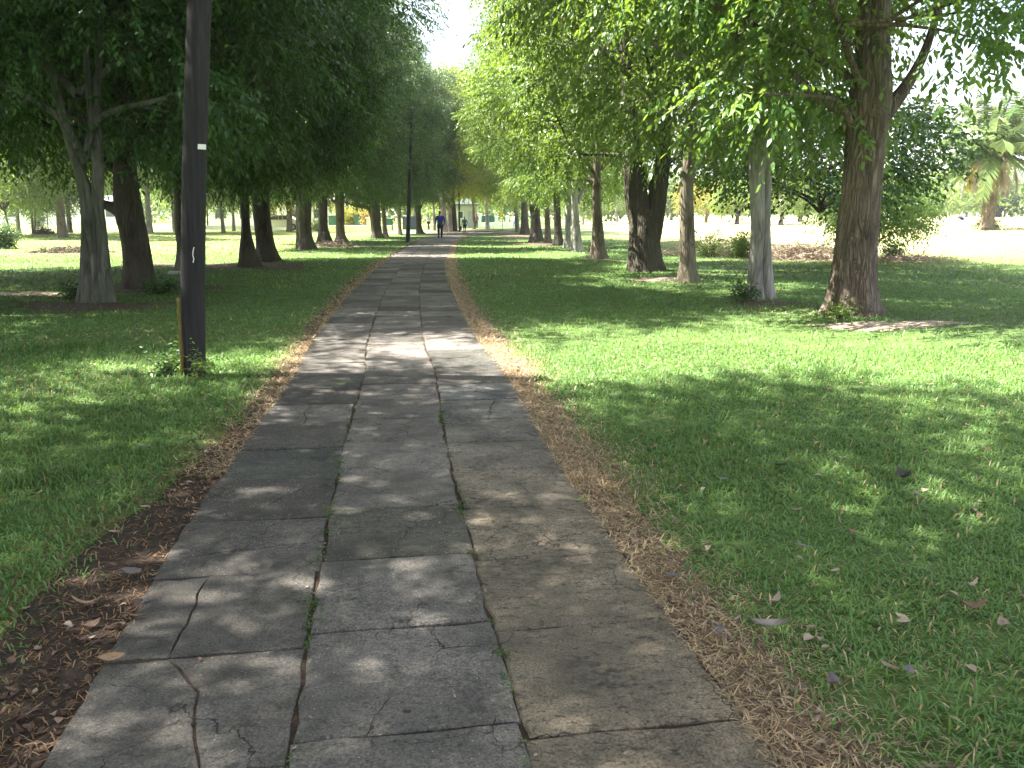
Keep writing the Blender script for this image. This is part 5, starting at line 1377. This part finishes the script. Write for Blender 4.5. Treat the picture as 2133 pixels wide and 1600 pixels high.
def litter():
    r = np.random.default_rng(15); V = []; Q = []; T = []; n0 = 0
    def put(x, y, z, L, W_, tint):
        nonlocal n0
        v, q = leaf_shape(L, W_, r.uniform(-0.6, 1.0), r, 5); v = rotz(v, r.uniform(0, 6.28))
        a = r.normal(0, 0.3); v[:, 2] += v[:, 0] * math.sin(a); v[:, 2] -= v[:, 2].min()
        V.append(v + [x, y, z]); Q.append(q + n0); T.extend([tint] * len(q)); n0 += len(v)
    for _ in range(900):           # left verge
        y = 1.6 + 9 * r.random() ** 1.6
        if float(nse(np.array(y * 2.6), np.array(0.0), 31)) < -0.05 and r.random() < 0.75: continue
        o = -(0.97 + abs(r.normal(0, 0.22)) + 0.04); s = (float(path_x(y + .2)) - float(path_x(y - .2))) / 0.4
        x = float(path_x(y)) + o * math.sqrt(1 + s * s)
        put(x, y, float(H(x, y)) + 0.012, r.uniform(0.015, 0.06) , r.uniform(0.010, 0.026), np.clip(r.normal(0.3, 0.28), 0, 1))
    for _ in range(500):            # right verge
        y = 1.6 + 12 * r.random() ** 1.4; o = 1.0 + abs(r.normal(0, 0.25)); s = (float(path_x(y + .2)) - float(path_x(y - .2))) / 0.4
        x = float(path_x(y)) + o * math.sqrt(1 + s * s)
        put(x, y, float(H(x, y)) + 0.02, r.uniform(0.02, 0.05), r.uniform(0.01, 0.022), np.clip(r.normal(0.6, 0.25), 0, 1))
    for _ in range(420):            # scattered over the lawn
        y = 2 + 20 * r.random() ** 1.2; x = r.uniform(-0.7, 0.7) * y
        if abs(float(path_off(x, y))) < 1.05: continue
        put(x, y, float(H(x, y)) + 0.02, r.uniform(0.03, 0.08), r.uniform(0.02, 0.04), np.clip(r.normal(0.75, 0.25), 0, 1))
    for _ in range(260):            # crumbs on the paving and in its joints
        y = 1.7 + 14 * r.random() ** 1.5; o = r.choice([-0.335, 0.335]) + r.normal(0, 0.02) if r.random() < 0.55 else r.uniform(-0.95, 0.95); x = float(path_x(y)) + o
        put(x, y, 0.03, r.uniform(0.008, 0.025), r.uniform(0.004, 0.012), np.clip(r.normal(0.6, 0.35), 0, 1))
    me = np_mesh('leaf_litter', np.concatenate(V), [np.concatenate(Q)], M['litter'], False, {'tint': T})
    tag(mobj('leaf_litter', me), 'scatter of dry brown leaf litter along the path edges', 'leaf litter', None, 'stuff')
    # twigs and needles lying on the slabs
    mb = MB()
    for _ in range(170):
        y = 1.8 + 9 * r.random() ** 1.5; x = float(path_x(y)) + r.uniform(-0.95, 0.95); a = r.uniform(0, 3.14); l = r.uniform(0.02, 0.08); z = 0.036
        mb.tube([(x, y, z), (x + l / 2 * math.cos(a), y + l / 2 * math.sin(a), z + 0.002), (x + l * math.cos(a + 0.2), y + l * math.sin(a + 0.2), z)], [0.0013, 0.0013, 0.0008], 4)
    tag(mb.build('twig_litter', M['twig']), 'tiny dark twigs strewn over the paving slabs', 'twigs', None, 'stuff')
    # small weeds growing in the joints
    r2 = np.random.default_rng(4); pos = []
    for y in np.concatenate([r2.uniform(1.9, 6.5, 46), [2.1, 2.12, 2.15, 2.95, 3.0, 3.1, 3.05]]):
        o = r2.choice([-0.335, 0.335]); k = r2.integers(2, 7)
        for _ in range(k): pos.append((float(path_x(y)) + o + r2.normal(0, 0.012), y + r2.normal(0, 0.03), 0.018))
    pos = np.array(pos); d = r2.normal(0, 1, pos.shape); d[:, 2] = np.abs(d[:, 2]) + 0.3
    Vv, F, t = leaf_cloud(pos, d, 5, 0.016, 0.007, r2, 0.0, (0.02, 0.045))
    tag(mobj('joint_weed', np_mesh('joint_weed', Vv, [F], M['leaf'], False, {'tint': t})), 'tiny green weeds sprouting in the joints between slabs', 'weeds', None, 'stuff')
litter()

def fallen(label, px, py, Lpx, Wf, mat, rz, curl=0.5, z=0.03, cat='leaf', grp=None):
    p = at(px, py); L = Lpx * mpp(math.hypot(p.y, EYE)); r = np.random.default_rng(int(px * 7 + py))
    v, q = leaf_shape(L, L * Wf, curl, r, 9)
    me = np_mesh('fallen_leaf', v, [q], M[mat], True)
    o = mobj('fallen_leaf', me); o.location = (p.x, p.y, p.z + z); o.rotation_euler = (r.normal(0, 0.15), r.normal(0, 0.12), rz)
    md = o.modifiers.new('thick', 'SOLIDIFY'); md.thickness = 0.0008
    stalk = MB(); stalk.tube([(-L * 0.5, 0, curl * L * 0.4), (-L * 0.62, 0.01 * L, curl * L * 0.4 + 0.002)], [0.0012, 0.0008], 5)
    stalk.build('stalk', M[mat], o)
    tag(o, label, cat, grp); return o
fallen('large folded grey leaf on the straw at the right edge of the path', 1605, 1326, 78, 0.36, 'dl_grey', -0.35, 0.5, 0.045)
fallen('oval grey leaf where the straw meets the tan slabs', 1400, 1219, 32, 0.6, 'dl_grey', -0.4, 0.4, 0.04)
fallen('bright yellow green leaf lying on the tan slabs', 1207, 1056, 24, 0.5, 'dl_green', 0.3, 0.7, 0.035)
fallen('broad tan leaf on the left slab edge nearest the viewer', 236, 1393, 52, 0.45, 'dl_tan', 0.15, 0.3, 0.04)
fallen('small tan leaf on the left slab edge above the broad tan one', 287, 1301, 32, 0.35, 'dl_tan', 0.05, 0.4, 0.035)
fallen('pale pointed leaf standing at the left edge of the path', 301, 1266, 28, 0.45, 'dl_grey', 1.1, 0.6, 0.04)
fallen('long curled pale leaf on the dark soil at left', 180, 1271, 58, 0.2, 'dl_tan', 0.1, 0.7, 0.03)
fallen('black curled leaf standing in the grass on the right', 1880, 1012, 34, 0.7, 'dl_dark', 1.9, 1.4, 0.05)
fallen('grey leaf lying just below the black curled leaf', 1906, 1046, 26, 0.4, 'dl_grey', 1.2, 0.5, 0.045)
fallen('dark flat leaf on the grass left of the black curled one', 1625, 985, 32, 0.5, 'dl_dark', 0.1, 0.5, 0.045)
fallen('pale brown crumpled leaf at the right edge of the lawn', 2020, 1287, 62, 0.4, 'dl_brown', 0.0, 0.9, 0.045)
fallen('pinkish grey leaf tilted in the near right grass', 1890, 1427, 30, 0.7, 'dl_grey', 1.0, 0.6, 0.05)
fallen('dark grey cupped leaf at the border of straw and grass, near right', 1735, 1447, 34, 0.75, 'dl_grey', 1.4, 1.2, 0.04)
fallen('round grey leaf on the straw left of the large folded leaf', 1496, 1334, 24, 0.75, 'dl_grey', 0.3, 0.5, 0.04)
fallen('pale leaf in the grass right of the oval grey leaf', 1670, 1159, 26, 0.5, 'dl_grey', -0.5, 0.4, 0.05)
fallen('grey leaf in the grass midway to the black curled leaf', 1507, 1016, 20, 0.55, 'dl_grey', -0.3, 0.4, 0.05)
fallen('orange brown leaf in the grass right of the green leaf', 1655, 1080, 32, 0.3, 'dl_tan', 0.2, 0.5, 0.045)
fallen('grey leaf lying on the left lawn near the path edge', 300, 948, 26, 0.5, 'dl_grey', 0.3, 0.4, 0.05)
fallen('pale grey leaf heap topmost on the left soil', 275, 1207, 40, 0.5, 'dl_grey', 0.1, 0.4, 0.035)
fallen('brown leaf standing on the tan slab corner at lower right', 1520, 1450, 26, 0.5, 'dl_brown', 0.1, 0.9, 0.04)
fallen('green leaf scrap on the left slab in the sunlit band', 712, 809, 20, 0.4, 'dl_green', 0.0, 0.5, 0.035)
fallen('white leaf on the right lawn left of the sunny patch', 1652, 773, 14, 0.6, 'dl_grey', 0.8, 0.6, 0.06)
fallen('pale leaf on the right lawn halfway along the straw edge', 1678, 886, 18, 0.5, 'dl_grey', 0.4, 0.5, 0.05)

# ------------------------------------------------------------------ the bright hazy air
def haze():
    m = bpy.data.materials.new('haze'); m.use_nodes = True; n = m.node_tree.nodes; n.clear()
    out = n.new('ShaderNodeOutputMaterial'); v = n.new('ShaderNodeVolumePrincipled')
    v.inputs['Color'].default_value = (0.92, 0.96, 1.0, 1); v.inputs['Density'].default_value = 0.0004; v.inputs['Anisotropy'].default_value = 0.2
    m.node_tree.links.new(v.outputs[0], out.inputs['Volume'])
    mb = MB(); mb.box((0, 880, 17), (3200, 2400, 40)); o = mb.build('haze', m); o['kind'] = 'stuff'
haze()
